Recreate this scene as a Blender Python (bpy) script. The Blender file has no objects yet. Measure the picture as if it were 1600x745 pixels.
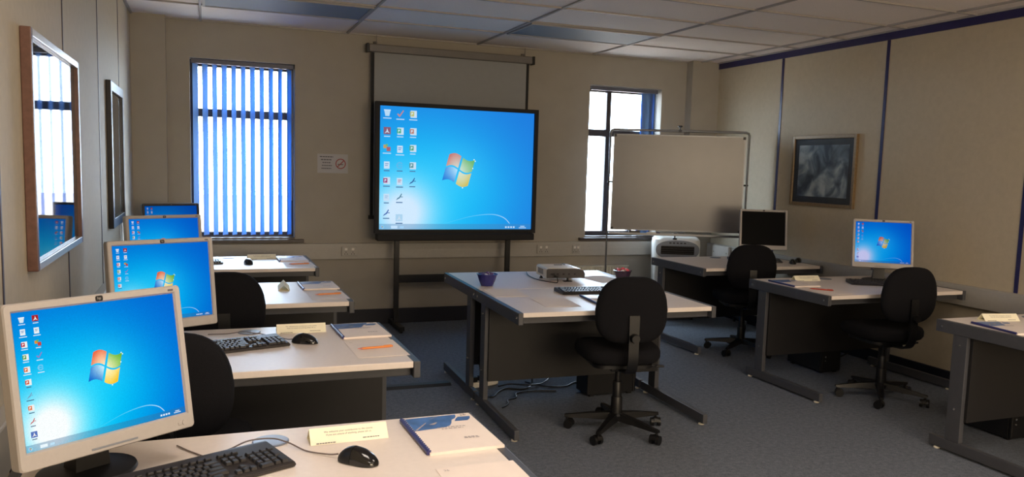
import bpy, bmesh, math, random
from mathutils import Vector, Matrix, Euler
random.seed(7)
PI = math.pi
scene = bpy.context.scene
COL = scene.collection

# ------------------------------------------------------------------ helpers
def lin(c):
    return tuple(((v/255)/12.92 if v/255 <= .04045 else ((v/255+.055)/1.055)**2.4) for v in c)

def obj(name, bm, mat, parent=None, smooth=None):
    me = bpy.data.meshes.new(name)
    bmesh.ops.recalc_face_normals(bm, faces=bm.faces)
    bm.to_mesh(me); bm.free()
    if smooth is not None:
        me.polygons.foreach_set('use_smooth', [True]*len(me.polygons))
        try: me.set_sharp_from_angle(angle=math.radians(smooth))
        except Exception: pass
    me.materials.append(mat)
    o = bpy.data.objects.new(name, me); COL.objects.link(o)
    if parent is not None: o.parent = parent
    return o

def tag(o, label=None, cat=None, group=None, kind=None):
    if label: o['label'] = label
    if cat: o['category'] = cat
    if group: o['group'] = group
    if kind: o['kind'] = kind
    return o

def thing(name, label, cat, loc=(0, 0, 0), rz=0., group=None):
    o = bpy.data.objects.new(name, None); COL.objects.link(o)
    o.empty_display_size = .1
    o.location = loc; o.rotation_euler = (0, 0, rz)
    return tag(o, label, cat, group)

def struct(name, bm, mat, parent=None, smooth=None):
    o = obj(name, bm, mat, parent, smooth)
    if parent is None: o['kind'] = 'structure'
    return o

def dup(root, loc, rz, label, group=None):
    r = root.copy(); COL.objects.link(r); r.location = loc; r.rotation_euler = (0, 0, rz)
    r['label'] = label
    if group: r['group'] = group
    for ch in list(root.children):
        c = ch.copy(); COL.objects.link(c); c.parent = r
        for g in ch.children:
            d = g.copy(); COL.objects.link(d); d.parent = c
    return r

def NB(): return bmesh.new()
def many(name, shapes, mat, parent, smooth=None):
    """every shape in the list becomes a part of its own"""
    return [obj(name, q, mat, parent, smooth) for q in shapes]


def box(bm, x0, x1, y0, y1, z0, z1, bev=0., seg=2, M=None):
    t = bmesh.new()
    bmesh.ops.create_cube(t, size=1)
    for v in t.verts:
        v.co = Vector(((x0+x1)/2+v.co.x*(x1-x0), (y0+y1)/2+v.co.y*(y1-y0), (z0+z1)/2+v.co.z*(z1-z0)))
    if bev > 0:
        bmesh.ops.bevel(t, geom=list(t.edges), offset=bev, segments=seg, profile=.5, affect='EDGES')
    merge(bm, t, M); return bm

def merge(bm, t, M=None):
    if M is not None: t.transform(M)
    me = bpy.data.meshes.new('tmp'); t.to_mesh(me); t.free()
    bm.from_mesh(me); bpy.data.meshes.remove(me)

def cyl(bm, p0, p1, r0, r1=None, n=16, caps=True):
    p0 = Vector(p0); p1 = Vector(p1); r1 = r0 if r1 is None else r1
    d = p1-p0; q = d.to_track_quat('Z', 'Y')
    a = []; b = []
    for i in range(n):
        t = 2*PI*i/n; c = Vector((math.cos(t), math.sin(t), 0))
        a.append(bm.verts.new(p0+q@(c*r0))); b.append(bm.verts.new(p1+q@(c*r1)))
    for i in range(n):
        bm.faces.new((a[i], a[(i+1) % n], b[(i+1) % n], b[i]))
    if caps:
        bm.faces.new(a[::-1]); bm.faces.new(b)
    return bm

def lathe(bm, prof, cx=0, cy=0, n=24, sx=1, sy=1, wob=None):
    rings = []
    for k, (r, z) in enumerate(prof):
        ring = []
        for i in range(n):
            t = 2*PI*i/n; rr = r*(1+(wob(t, k) if wob else 0))
            ring.append(bm.verts.new((cx+rr*math.cos(t)*sx, cy+rr*math.sin(t)*sy, z)))
        rings.append(ring)
    for a, b in zip(rings, rings[1:]):
        for i in range(n):
            bm.faces.new((a[i], a[(i+1) % n], b[(i+1) % n], b[i]))
    if prof[0][0] > 1e-4: bm.faces.new(rings[0][::-1])
    if prof[-1][0] > 1e-4: bm.faces.new(rings[-1])
    return bm

def ring(bm, u0, u1, v0, v1, f, a, b, axis):
    """mitred rectangular frame of width f, one connected piece"""
    def P(u, v, w): return {'x': (w, u, v), 'y': (u, w, v), 'z': (u, v, w)}[axis]
    O = [(u0, v0), (u1, v0), (u1, v1), (u0, v1)]; I = [(u0+f, v0+f), (u1-f, v0+f), (u1-f, v1-f), (u0+f, v1-f)]
    V = [[bm.verts.new(P(u, v, w)) for u, v in q] for q, w in ((O, a), (O, b), (I, b), (I, a))]
    for k in range(4):
        A, B = V[k], V[(k+1) % 4]
        for i in range(4): bm.faces.new((A[i], A[(i+1) % 4], B[(i+1) % 4], B[i]))
    return bm

def prism(bm, pts, axis, a, b):
    """extrude 2-D outline pts along axis from a to b"""
    def P(u, v, w):
        return {'x': (w, u, v), 'y': (u, w, v), 'z': (u, v, w)}[axis]
    A = [bm.verts.new(P(u, v, a)) for u, v in pts]; B = [bm.verts.new(P(u, v, b)) for u, v in pts]
    n = len(pts)
    for i in range(n): bm.faces.new((A[i], A[(i+1) % n], B[(i+1) % n], B[i]))
    bm.faces.new(A[::-1]); bm.faces.new(B)
    return bm

def rrect(w, h, r, n=5, cx=0, cy=0):
    pts = []
    for (sx, sy, a0) in ((1, 1, 0), (-1, 1, 90), (-1, -1, 180), (1, -1, 270)):
        for i in range(n+1):
            a = math.radians(a0+90*i/n)
            pts.append((cx+sx*(w/2-r)+r*math.cos(a), cy+sy*(h/2-r)+r*math.sin(a)))
    return pts

def smooth_path(pts, n=8):
    pts = [Vector(p) for p in pts]; out = []
    for i in range(len(pts)-1):
        p0 = pts[max(i-1, 0)]; p1 = pts[i]; p2 = pts[i+1]; p3 = pts[min(i+2, len(pts)-1)]
        for k in range(n):
            t = k/n
            out.append(.5*((2*p1)+(-p0+p2)*t+(2*p0-5*p1+4*p2-p3)*t*t+(-p0+3*p1-3*p2+p3)*t**3))
    out.append(pts[-1]); return out

def tube(bm, pts, r, n=8, smooth=True, sub=8):
    P = smooth_path(pts, sub) if smooth else [Vector(p) for p in pts]
    rings = []
    up = Vector((0, 0, 1))
    for i, p in enumerate(P):
        d = (P[min(i+1, len(P)-1)]-P[max(i-1, 0)]).normalized()
        s = d.cross(up)
        if s.length < 1e-3: s = d.cross(Vector((0, 1, 0)))
        s.normalize(); u = s.cross(d)
        rings.append([bm.verts.new(p+r*(math.cos(2*PI*k/n)*s+math.sin(2*PI*k/n)*u)) for k in range(n)])
    for a, b in zip(rings, rings[1:]):
        for k in range(n): bm.faces.new((a[k], a[(k+1) % n], b[(k+1) % n], b[k]))
    bm.faces.new(rings[0][::-1]); bm.faces.new(rings[-1])
    return bm

def cushion(bm, outline, depth_fn, N=7, thick=.05, axis_map=None):
    """pillow: outline list (u,v); rings shrink to centre with rounded profile; both faces"""
    n = len(outline)
    cu = sum(p[0] for p in outline)/n; cv = sum(p[1] for p in outline)/n
    prof = []
    for k in range(N+1):
        a = PI*k/N
        prof.append((math.cos(PI/2-a)**.55 if 0 < k < N else 0, -math.cos(a)))
    # rings from back (-1) to front (+1)
    rings = []
    lv = [(-1, .0), (-1, .55), (-.95, .84), (-.7, .95), (-.3, 1.), (.3, 1.), (.7, .96), (.95, .86), (1, .6), (1.05, .0)]
    for (h, s) in lv:
        if s == 0:
            rings.append([bm.verts.new(axis_map(cu, cv, h*thick/2))])
        else:
            rings.append([bm.verts.new(axis_map(cu+(u-cu)*s, cv+(v-cv)*s, h*thick/2)) for u, v in outline])
    for a, b in zip(rings, rings[1:]):
        for i in range(n):
            j = (i+1) % n
            if len(a) == 1: bm.faces.new((a[0], b[i], b[j]))
            elif len(b) == 1: bm.faces.new((a[i], a[j], b[0]))
            else: bm.faces.new((a[i], a[j], b[j], b[i]))
    return bm

_tc = {}
def text_bm(s, size, M, align='CENTER', depth=.0):
    key = (s, size, align)
    cu = bpy.data.curves.new('t', 'FONT'); cu.body = s; cu.size = size; cu.align_x = align; cu.align_y = 'CENTER'; cu.extrude = depth; cu.resolution_u = 3
    ob = bpy.data.objects.new('t', cu); COL.objects.link(ob)
    dg = bpy.context.evaluated_depsgraph_get(); dg.update()
    me = bpy.data.meshes.new_from_object(ob.evaluated_get(dg))
    bm = bmesh.new(); bm.from_mesh(me); bm.transform(M)
    bpy.data.objects.remove(ob); bpy.data.curves.remove(cu); bpy.data.meshes.remove(me)
    return bm

# ------------------------------------------------------------------ materials
def mat(name, col, rough=.6, metal=0., noise=0., nscale=40., bump=0., bscale=200., spec=.5, trans=0., coat=0.):
    m = bpy.data.materials.new(name); m.use_nodes = True
    nt = m.node_tree; b = nt.nodes['Principled BSDF']
    c = (*lin(col), 1)
    b.inputs['Base Color'].default_value = c; b.inputs['Roughness'].default_value = rough; b.inputs['Metallic'].default_value = metal
    b.inputs['Specular IOR Level'].default_value = spec
    if coat: b.inputs['Coat Weight'].default_value = coat; b.inputs['Coat Roughness'].default_value = .05
    tc = nt.nodes.new('ShaderNodeTexCoord')
    if noise > 0:
        n = nt.nodes.new('ShaderNodeTexNoise'); n.inputs['Scale'].default_value = nscale; n.inputs['Detail'].default_value = 4
        r = nt.nodes.new('ShaderNodeMapRange'); r.inputs[1].default_value = .3; r.inputs[2].default_value = .7; r.inputs[3].default_value = 1-noise; r.inputs[4].default_value = 1+noise
        mx = nt.nodes.new('ShaderNodeMix'); mx.data_type = 'RGBA'; mx.blend_type = 'MULTIPLY'; mx.inputs[0].default_value = 1
        nt.links.new(tc.outputs['Object'], n.inputs['Vector']); nt.links.new(n.outputs['Fac'], r.inputs[0])
        mx.inputs[6].default_value = c; nt.links.new(r.outputs[0], mx.inputs[7]); nt.links.new(mx.outputs[2], b.inputs['Base Color'])
    if bump > 0:
        n2 = nt.nodes.new('ShaderNodeTexNoise'); n2.inputs['Scale'].default_value = bscale; n2.inputs['Detail'].default_value = 3
        bp = nt.nodes.new('ShaderNodeBump'); bp.inputs['Strength'].default_value = bump; bp.inputs['Distance'].default_value = .004
        nt.links.new(tc.outputs['Object'], n2.inputs['Vector']); nt.links.new(n2.outputs['Fac'], bp.inputs['Height']); nt.links.new(bp.outputs['Normal'], b.inputs['Normal'])
    return m

M_WALL = mat('painted_wall', (162, 156, 145), .75, noise=.03, nscale=6, bump=.15, bscale=120)
M_PANEL = mat('vinyl_wall_panel', (186, 174, 150), .7, noise=.04, nscale=25, bump=.12, bscale=160)
M_SEAM = mat('dark_seam', (62, 52, 60), .5, noise=.05)
M_BLUE = mat('navy_trim', (36, 32, 84), .4, noise=.05)
M_SKIRT = mat('dark_skirting', (26, 28, 40), .5, noise=.08)
M_TRUNK = mat('trunking_plastic', (170, 166, 158), .45, noise=.03)
M_TILEG = mat('ceiling_grid', (160, 155, 152), .5, noise=.02)
M_FRAME = mat('window_frame', (58, 54, 60), .45, noise=.06)
M_SILL = mat('window_sill', (70, 62, 60), .4, noise=.06)
M_TOP = mat('desk_laminate', (236, 225, 217), .42, noise=.02, nscale=60, spec=.45)
M_METAL = mat('desk_steel', (74, 75, 80), .42, noise=.05, nscale=30, spec=.5)
M_MODESTY = mat('desk_panel', (27, 26, 28), .55, noise=.06, nscale=30)
M_BOLT = mat('bolt_zinc', (205, 205, 205), .25, metal=.9)
M_GLIDE = mat('foot_glide', (225, 220, 205), .4)
M_FABRIC = mat('chair_fabric', (21, 21, 25), .95, noise=.2, nscale=300, bump=.4, bscale=600, spec=.2)
M_BLKPL = mat('black_plastic', (15, 15, 17), .42, noise=.05, nscale=80)
M_KEYS = mat('keyboard_keys', (38, 36, 37), .38, noise=.06, nscale=90)
M_KCASE = mat('keyboard_case', (46, 42, 42), .4, noise=.05, nscale=60)
M_GLOSSBLK = mat('gloss_black', (16, 16, 20), .12, noise=.03, coat=.4)
M_SILVER = mat('monitor_silver', (174, 169, 166), .4, noise=.02, nscale=100)
M_DARKBEZ = mat('dark_bezel', (38, 38, 46), .4, noise=.03)
M_OFFSCR = mat('screen_off', (10, 10, 12), .45, spec=.05)
M_WHITEPL = mat('white_plastic', (225, 222, 214), .35, noise=.02)
M_GREYPL = mat('grey_plastic', (128, 134, 144), .4, noise=.03)
M_PAPER = mat('paper', (240, 228, 220), .8, noise=.015, nscale=30)
M_CARD = mat('cream_card', (252, 247, 222), .75, noise=.015, nscale=30)
M_PRINTBL = mat('cover_blue', (76, 112, 170), .35, noise=.35, nscale=22)
M_INK = mat('ink_grey', (95, 92, 98), .8)
M_INKLT = mat('ink_light', (178, 168, 170), .8)
M_COMB = mat('binding_comb', (44, 40, 104), .35)
M_PEN = mat('pen_orange', (228, 140, 62), .3)
M_PENTIP = mat('pen_grip', (196, 120, 110), .35)
M_GROM = mat('grommet_grey', (120, 126, 140), .3, noise=.04)
M_GROMD = mat('grommet_dark', (50, 50, 54), .35)
M_CABLE = mat('cable_rubber', (13, 13, 15), .45)
M_CABLEG = mat('cable_grey', (112, 100, 96), .45)
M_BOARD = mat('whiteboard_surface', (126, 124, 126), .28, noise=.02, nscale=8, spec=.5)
M_ALU = mat('aluminium_tube', (120, 122, 126), .35, metal=.6, noise=.04)
M_SCRFAB = mat('screen_fabric', (150, 152, 152), .85, noise=.02, nscale=20)
M_CASING = mat('screen_casing', (112, 108, 104), .45, noise=.03)
M_SCRBLK = mat('screen_border', (18, 18, 22), .7)
M_BOWL = mat('blue_bowl', (50, 50, 120), .18, noise=.05, spec=.6)
M_BOWLD = mat('purple_bowl', (60, 44, 66), .2, noise=.05, spec=.6)
M_SW1 = mat('sweet_purple', (88, 66, 120), .25, noise=.1); M_SW2 = mat('sweet_silver', (190, 186, 200), .25, noise=.1); M_SW3 = mat('sweet_pink', (226, 92, 110), .3, noise=.1); M_SW4 = mat('sweet_white', (235, 214, 214), .3, noise=.1)
M_PROJTOP = mat('projector_shell', (226, 214, 198), .3, noise=.02)
M_PROJD = mat('projector_dark', (52, 50, 54), .4, noise=.05)
M_RAD = mat('radiator_enamel', (206, 204, 190), .4, noise=.02)
M_GOLD = mat('picture_gilt', (138, 116, 86), .4, metal=.3, noise=.15, nscale=60)
M_WOODF = mat('picture_wood', (104, 74, 64), .35, noise=.15, nscale=50)
M_SILF = mat('picture_silver_edge', (206, 200, 192), .3, metal=.4, noise=.05)
M_BLKF = mat('picture_dark_frame', (38, 38, 42), .3, noise=.1)
M_MAT = mat('picture_mount', (44, 48, 58), .6, noise=.05)
M_PC = mat('pc_case', (20, 20, 23), .4, noise=.05)
M_SIGN = mat('notice_paper', (172, 172, 176), .6, noise=.01)
M_RED = mat('sign_red', (150, 60, 60), .6)
M_STRIP = mat('cable_cover', (44, 46, 50), .5, noise=.05)
M_GROUND = mat('outside_paving', (176, 170, 164), .9, noise=.1, nscale=2)

def carpet():
    m = bpy.data.materials.new('carpet'); m.use_nodes = True; nt = m.node_tree; b = nt.nodes['Principled BSDF']
    b.inputs['Roughness'].default_value = .95; b.inputs['Specular IOR Level'].default_value = .15
    tc = nt.nodes.new('ShaderNodeTexCoord')
    n1 = nt.nodes.new('ShaderNodeTexNoise'); n1.inputs['Scale'].default_value = 220; n1.inputs['Detail'].default_value = 3
    n2 = nt.nodes.new('ShaderNodeTexNoise'); n2.inputs['Scale'].default_value = 38; n2.inputs['Detail'].default_value = 6
    ad = nt.nodes.new('ShaderNodeMath'); ad.operation = 'ADD'
    m2 = nt.nodes.new('ShaderNodeMath'); m2.operation = 'MULTIPLY'; m2.inputs[1].default_value = .5; n2.inputs['Roughness'].default_value = .8
    cr = nt.nodes.new('ShaderNodeValToRGB')
    cr.color_ramp.elements[0].position = .36; cr.color_ramp.elements[0].color = (*lin((74, 82, 94)), 1)
    cr.color_ramp.elements[1].position = .64; cr.color_ramp.elements[1].color = (*lin((132, 138, 148)), 1)
    L = nt.links
    for n in (n1, n2): L.new(tc.outputs['Object'], n.inputs['Vector'])
    L.new(n1.outputs['Fac'], ad.inputs[0]); L.new(n2.outputs['Fac'], ad.inputs[1]); L.new(ad.outputs[0], m2.inputs[0]); L.new(m2.outputs[0], cr.inputs[0]); L.new(cr.outputs[0], b.inputs['Base Color'])
    bp = nt.nodes.new('ShaderNodeBump'); bp.inputs['Strength'].default_value = .5; bp.inputs['Distance'].default_value = .004
    L.new(n1.outputs['Fac'], bp.inputs['Height']); L.new(bp.outputs['Normal'], b.inputs['Normal'])
    return m
M_CARPET = carpet()

def tile_mat():
    m = mat('ceiling_tile', (238, 229, 222), .85, noise=.05, nscale=180, bump=.25, bscale=260); return m
M_TILE = tile_mat()
M_LAMPADDED = bpy.data.materials.new('added_lamp_diffuser_lit'); M_LAMPADDED.use_nodes = True
_b = M_LAMPADDED.node_tree.nodes['Principled BSDF']; _b.inputs['Emission Color'].default_value = (1., .865, .745, 1); _b.inputs['Emission Strength'].default_value = 11.5  # warm glow for the made-up lit panels behind the camera
M_LAMPOFF = mat('lamp_diffuser_off', (120, 132, 142), .6, noise=.04, nscale=150)

def glass(name, tint=(1, 1, 1), gl=.06):
    m = bpy.data.materials.new(name); m.use_nodes = True; nt = m.node_tree
    for n in list(nt.nodes): nt.nodes.remove(n)
    out = nt.nodes.new('ShaderNodeOutputMaterial'); tr = nt.nodes.new('ShaderNodeBsdfTransparent'); g = nt.nodes.new('ShaderNodeBsdfGlossy'); mx = nt.nodes.new('ShaderNodeMixShader'); fr = nt.nodes.new('ShaderNodeLayerWeight'); pw = nt.nodes.new('ShaderNodeMath'); ad = nt.nodes.new('ShaderNodeMath')
    tr.inputs[0].default_value = (*tint, 1); g.inputs['Roughness'].default_value = .02; fr.inputs['Blend'].default_value = .5; pw.operation = 'POWER'; pw.inputs[1].default_value = 5; ad.operation = 'MULTIPLY_ADD'; ad.inputs[1].default_value = .9; ad.inputs[2].default_value = .04
    nt.links.new(fr.outputs['Facing'], pw.inputs[0]); nt.links.new(pw.outputs[0], ad.inputs[0])
    nt.links.new(ad.outputs[0], mx.inputs[0]); nt.links.new(tr.outputs[0], mx.inputs[1]); nt.links.new(g.outputs[0], mx.inputs[2]); nt.links.new(mx.outputs[0], out.inputs[0])
    return m
M_GLASS = glass('window_glass', (.96, .98, .98))

def vane_mat():
    m = bpy.data.materials.new('blind_fabric'); m.use_nodes = True; nt = m.node_tree
    for n in list(nt.nodes): nt.nodes.remove(n)
    out = nt.nodes.new('ShaderNodeOutputMaterial'); d = nt.nodes.new('ShaderNodeBsdfDiffuse'); t = nt.nodes.new('ShaderNodeBsdfTranslucent'); mx = nt.nodes.new('ShaderNodeMixShader')
    d.inputs[0].default_value = (*lin((136, 168, 200)), 1); t.inputs[0].default_value = (*lin((92, 158, 220)), 1); mx.inputs[0].default_value = .5
    tc = nt.nodes.new('ShaderNodeTexCoord'); n = nt.nodes.new('ShaderNodeTexNoise'); n.inputs['Scale'].default_value = 150
    bp = nt.nodes.new('ShaderNodeBump'); bp.inputs['Strength'].default_value = .1
    nt.links.new(tc.outputs['Object'], n.inputs['Vector']); nt.links.new(n.outputs['Fac'], bp.inputs['Height']); nt.links.new(bp.outputs[0], d.inputs['Normal'])
    nt.links.new(d.outputs[0], mx.inputs[1]); nt.links.new(t.outputs[0], mx.inputs[2]); nt.links.new(mx.outputs[0], out.inputs[0])
    return m
M_VANE = vane_mat()
M_HEAD = mat('blind_headrail', (96, 100, 116), .45, noise=.03)

def art_mat(name, cols, scale, glazed=True, contrast=(.35, .65)):
    m = bpy.data.materials.new(name); m.use_nodes = True; nt = m.node_tree; b = nt.nodes['Principled BSDF']
    b.inputs['Roughness'].default_value = .03 if glazed else .6
    b.inputs['IOR'].default_value = 1.52
    tc = nt.nodes.new('ShaderNodeTexCoord'); n = nt.nodes.new('ShaderNodeTexNoise'); n.inputs['Scale'].default_value = scale; n.inputs['Detail'].default_value = 3; n.inputs['Distortion'].default_value = .8
    cr = nt.nodes.new('ShaderNodeValToRGB'); e = cr.color_ramp.elements
    e[0].position = contrast[0]; e[0].color = (*lin(cols[0]), 1); e[1].position = contrast[1]; e[1].color = (*lin(cols[-1]), 1)
    if len(cols) > 2:
        k = e.new(.5); k.color = (*lin(cols[1]), 1)
    nt.links.new(tc.outputs['Object'], n.inputs['Vector']); nt.links.new(n.outputs['Fac'], cr.inputs[0]); nt.links.new(cr.outputs[0], b.inputs['Base Color'])
    return m
M_ART1 = art_mat('glazed_print_dark', [(16, 20, 30), (26, 36, 48), (36, 44, 50)], 3)
M_ART2 = art_mat('glazed_print_grey', [(70, 74, 76), (84, 88, 88), (100, 102, 98)], 2)
M_ART3 = art_mat('abstract_print', [(62, 72, 88), (116, 128, 142), (196, 202, 206)], 5.5, glazed=False, contrast=(.38, .66))

def display_mat():
    m = bpy.data.materials.new('lit_screen'); m.use_nodes = True; nt = m.node_tree
    for n in list(nt.nodes): nt.nodes.remove(n)
    out = nt.nodes.new('ShaderNodeOutputMaterial'); e = nt.nodes.new('ShaderNodeEmission'); a = nt.nodes.new('ShaderNodeAttribute'); a.attribute_name = 'Col'
    e.inputs['Strength'].default_value = 1.0
    tc = nt.nodes.new('ShaderNodeTexCoord'); n = nt.nodes.new('ShaderNodeTexNoise'); n.inputs['Scale'].default_value = 420; n.inputs['Detail'].default_value = 1
    r = nt.nodes.new('ShaderNodeMapRange'); r.inputs[1].default_value = .3; r.inputs[2].default_value = .7; r.inputs[3].default_value = .94; r.inputs[4].default_value = 1.06
    mx = nt.nodes.new('ShaderNodeMix'); mx.data_type = 'RGBA'; mx.blend_type = 'MULTIPLY'; mx.inputs[0].default_value = 1
    nt.links.new(tc.outputs['Object'], n.inputs['Vector']); nt.links.new(n.outputs['Fac'], r.inputs[0])
    nt.links.new(a.outputs['Color'], mx.inputs[6]); nt.links.new(r.outputs[0], mx.inputs[7]); nt.links.new(mx.outputs[2], e.inputs[0]); nt.links.new(e.outputs[0], out.inputs[0])
    return m
M_LCD = display_mat()

# ------------------------------------------------------------------ room shell
XL, XR, YB, YF, ZC = -.56, 5.06, 7.31, -3.0, 2.63
W1 = (-.12, .735, .80, 2.33)      # window openings on the back wall x0,x1,z0,z1
W2 = (3.61, 4.44, .80, 2.34)
T = .28
def wall_with_holes(bm, x0, x1, y0, y1, z0, z1, holes):
    xs = sorted({x0, x1, *[h[0] for h in holes], *[h[1] for h in holes]})
    for a, b in zip(xs, xs[1:]):
        h = [q for q in holes if q[0] <= a+1e-6 and q[1] >= b-1e-6]
        if not h: box(bm, a, b, y0, y1, z0, z1)
        else:
            box(bm, a, b, y0, y1, z0, h[0][2]); box(bm, a, b, y0, y1, h[0][3], z1)
    bmesh.ops.remove_doubles(bm, verts=bm.verts, dist=1e-5)
struct('floor', box(NB(), XL-.1, XR+.1, YF-.1, YB+.02, -.12, 0), M_CARPET)
struct('ceiling', box(NB(), XL-.1, XR+.1, YF-.1, YB+.02, ZC+.012, ZC+.15), M_TILE)
bm = NB(); wall_with_holes(bm, XL-.1, XR+.1, YB, YB+T, -.12, ZC+.15, [W1, W2]); struct('wall_back', bm, M_WALL)
WR = (.5, 3.9, .85, 2.3)  # opening for a made-up window that brings light from behind the camera
bm = NB(); wall_with_holes(bm, XL-.1, XR+.1, YF-.2, YF, -.12, ZC+.15, [WR]); struct('wall_front', bm, M_WALL)
wl = struct('wall_left', box(NB(), XL-.12, XL, YF-.1, YB+.01, -.12, ZC+.15), M_PANEL)
wr = struct('wall_right', box(NB(), XR, XR+.12, YF-.1, YB+.01, -.12, ZC+.15), M_PANEL)
for y in (.27, 1.48, 2.69, 3.885, 5.07, 6.225):
    struct('panel_strip', box(NB(), XL-.002, XL+.003, y-.007, y+.007, .1, ZC), M_SEAM, wl)
for y in (-1.3, 0., 1.24, 2.48, 3.72, 4.957, 6.197):
    struct('panel_strip', box(NB(), XR-.005, XR+.002, y-.014, y+.014, .1, ZC-.05), M_BLUE, wr)
struct('top_rail', box(NB(), XR-.012, XR+.002, YF, YB-.11, ZC-.056, ZC+.012, 0), M_BLUE, wr)
# boxed corner columns
struct('wall_pillar_left', box(NB(), XL, -.30, YB-.09, YB+.01, 0, ZC+.02), M_WALL)
struct('wall_pillar_right', box(NB(), 4.73, XR, YB-.11, YB+.01, 0, ZC+.02), M_WALL)
# skirting and dado trunking
struct('baseboard_back', box(NB(), -.295, 4.725, YB-.02, YB+.002, 0, .14, .004), M_SKIRT)
struct('baseboard_right', box(NB(), XR-.02, XR+.002, YF, YB-.115, 0, .10, .004), M_SKIRT)
struct('baseboard_left', box(NB(), XL-.002, XL+.02, YF, YB-.095, 0, .10, .004), M_SKIRT)
def trunking(name, axis, a, b, at, sgn, z0=.615, z1=.76):
    bm = NB()
    if axis == 'x': box(bm, a, b, at-.05, at, z0, z1, .006); box(bm, a, b, at-.053, at-.03, (z0+z1)/2-.004, (z0+z1)/2+.004)
    else:
        lo, hi = (at, at+.05) if sgn > 0 else (at-.05, at)
        box(bm, lo, hi, a, b, z0, z1, .006)
    return struct(name, bm, M_TRUNK)
trunking('trim_1', 'x', -.295, 4.725, YB+.002, 1)
trunking('trim_2', 'y', YF, YB-.115, XR+.002, -1, .60, .745)
trunking('trim_3', 'y', YF, YB-.095, XL-.002, 1)
# ceiling grid of T bars and lamp panels
gx = [-.03-1.21*1+.0, -.03, 1.185, 2.405, 3.62, 4.835]
gx = [g for g in gx if XL < g < XR]
gy = [6.57-.6*k for k in range(0, 16)]
bm = NB()
for g in gx: box(bm, g-.009, g+.009, YF, YB, ZC-.001, ZC+.013)
for g in gy: box(bm, XL, XR, g-.007, g+.007, ZC+.001, ZC+.013)
box(bm, XL, XR, YB-.02, YB, ZC+.0, ZC+.013); box(bm, XR-.03, XR-.013, YF, YB, ZC+.0, ZC+.013); box(bm, XL, XL+.02, YF, YB, ZC+.0, ZC+.013)
tag(struct('ceiling_grid', bm, M_TILEG), kind='structure')
def ceiling_lamp(x0, x1, y0, y1, label, lit=False):
    t = thing('ceiling_light', label, 'ceiling light', ((x0+x1)/2, (y0+y1)/2, ZC-.004), 0, 'added lit ceiling lights' if lit else 'switched off ceiling lights')
    w, d = (x1-x0)/2-.016, (y1-y0)/2-.016
    bm = NB()
    ring(bm, -w, w, -d, d, .02, -.006, .012, 'z')
    obj('lamp_frame', bm, M_TILEG, t)
    bm = NB(); box(bm, -w+.02, w-.02, -d+.02, d-.02, .0, .012); obj('diffuser', bm, M_LAMPADDED if lit else M_LAMPOFF, t)
ceiling_lamp(-.03, 1.185, 5.97, 6.57, 'unlit ceiling light panel above the window with closed blinds')
ceiling_lamp(2.405, 3.62, 5.97, 6.57, 'unlit ceiling light panel between projection screen and whiteboard window')

LB = 'added lit warm ceiling light panel over the unseen rear part of the room'
for lx in (-.03, 2.405):
    for ly in (1.17, -1.23): ceiling_lamp(lx, lx+1.215, ly, ly+.6, LB, True)  # lit panels added out of view to throw warm light into the room
# windows
def window(name, W, yb, sgn, mull, trans):
    x0, x1, z0, z1 = W; y0, y1 = sorted((yb+sgn*.13, yb+sgn*.19))
    bm = NB(); f = .055
    box(bm, x0, x0+f, y0, y1, z0, z1, .004); box(bm, x1-f, x1, y0, y1, z0, z1, .004)
    box(bm, x0+f, x1-f, y0, y1, z0, z0+f, .004); box(bm, x0+f, x1-f, y0, y1, z1-f, z1, .004)
    for tz in trans: box(bm, x0+f, x1-f, y0, y1, tz-.035, tz+.035, .004)
    for m, za, zb in mull: box(bm, m-.026, m+.026, y0+.004, y1-.004, za, zb, .004)
    w = struct(name, bm, M_FRAME)
    ym = (y0+y1)/2
    obj('pane', box(NB(), x0+f-.005, x1-f+.005, ym-.003, ym+.003, z0+f-.005, z1-f+.005), M_GLASS, w)
    bm = NB(); a, b = sorted((yb-sgn*.045, yb+sgn*.128))
    box(bm, x0-.075, x1+.075, a, yb-sgn*.0005 if sgn > 0 else b, z0-.03, z0-.001, .004) if sgn > 0 else box(bm, x0-.075, x1+.075, yb+.0005, b+0, z0-.03, z0-.001, .004)
    box(bm, x0+.001, x1-.001, min(yb, yb+sgn*.128), max(yb, yb+sgn*.128), z0+.0005, z0+.012)
    obj('sill', bm, M_SILL, w)
    return w
window('window_1', W1, YB, 1, [], [1.885])
window('window_2', W2, YB, 1, [(3.90, W2[2]+.05, W2[3]-.05), (4.2, W2[2]+.05, 1.86)], [1.87])
window('window_rear_added', WR, YF, -1, [(1.35, .9, 2.25), (2.2, .9, 2.25), (3.05, .9, 2.25)], [1.85])  # last one is an added, unseen window letting warm light in
def vane(L):
    bm = NB(); n = 6; w = .089
    A = []; B = []
    for i in range(n+1):
        u = (i/n-.5)*w; c = .006*(1-(2*i/n-1)**2)
        A.append((u, c)); B.append((u, c+.0009))
    pts = A+B[::-1]
    prism(bm, pts, 'z', 0, L)
    return bm
b1 = thing('vertical_blind', 'vertical blind of half open blue backlit vanes', 'window blind', (.3075, YB+.065, 2.29), 0)
obj('headrail', box(NB(), -.42, .42, -.022, .022, 0, .038, .004), M_HEAD, b1)
v0 = None
for i in range(11):
    x = -.385+.077*i
    if v0 is None:
        o = v0 = obj('vane', vane(1.455), M_VANE, b1)
    else:
        o = v0.copy(); COL.objects.link(o); o.parent = b1
    o.location = (x, 0, -1.457); o.rotation_euler = (0, 0, math.radians(62+random.uniform(-3, 3)))
cord = NB(); tube(cord, [(.405, -.03, -.01), (.407, -.032, -.7), (.404, -.03, -1.15)], .0016, 6); obj('cord', cord, M_WHITEPL, b1)
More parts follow.
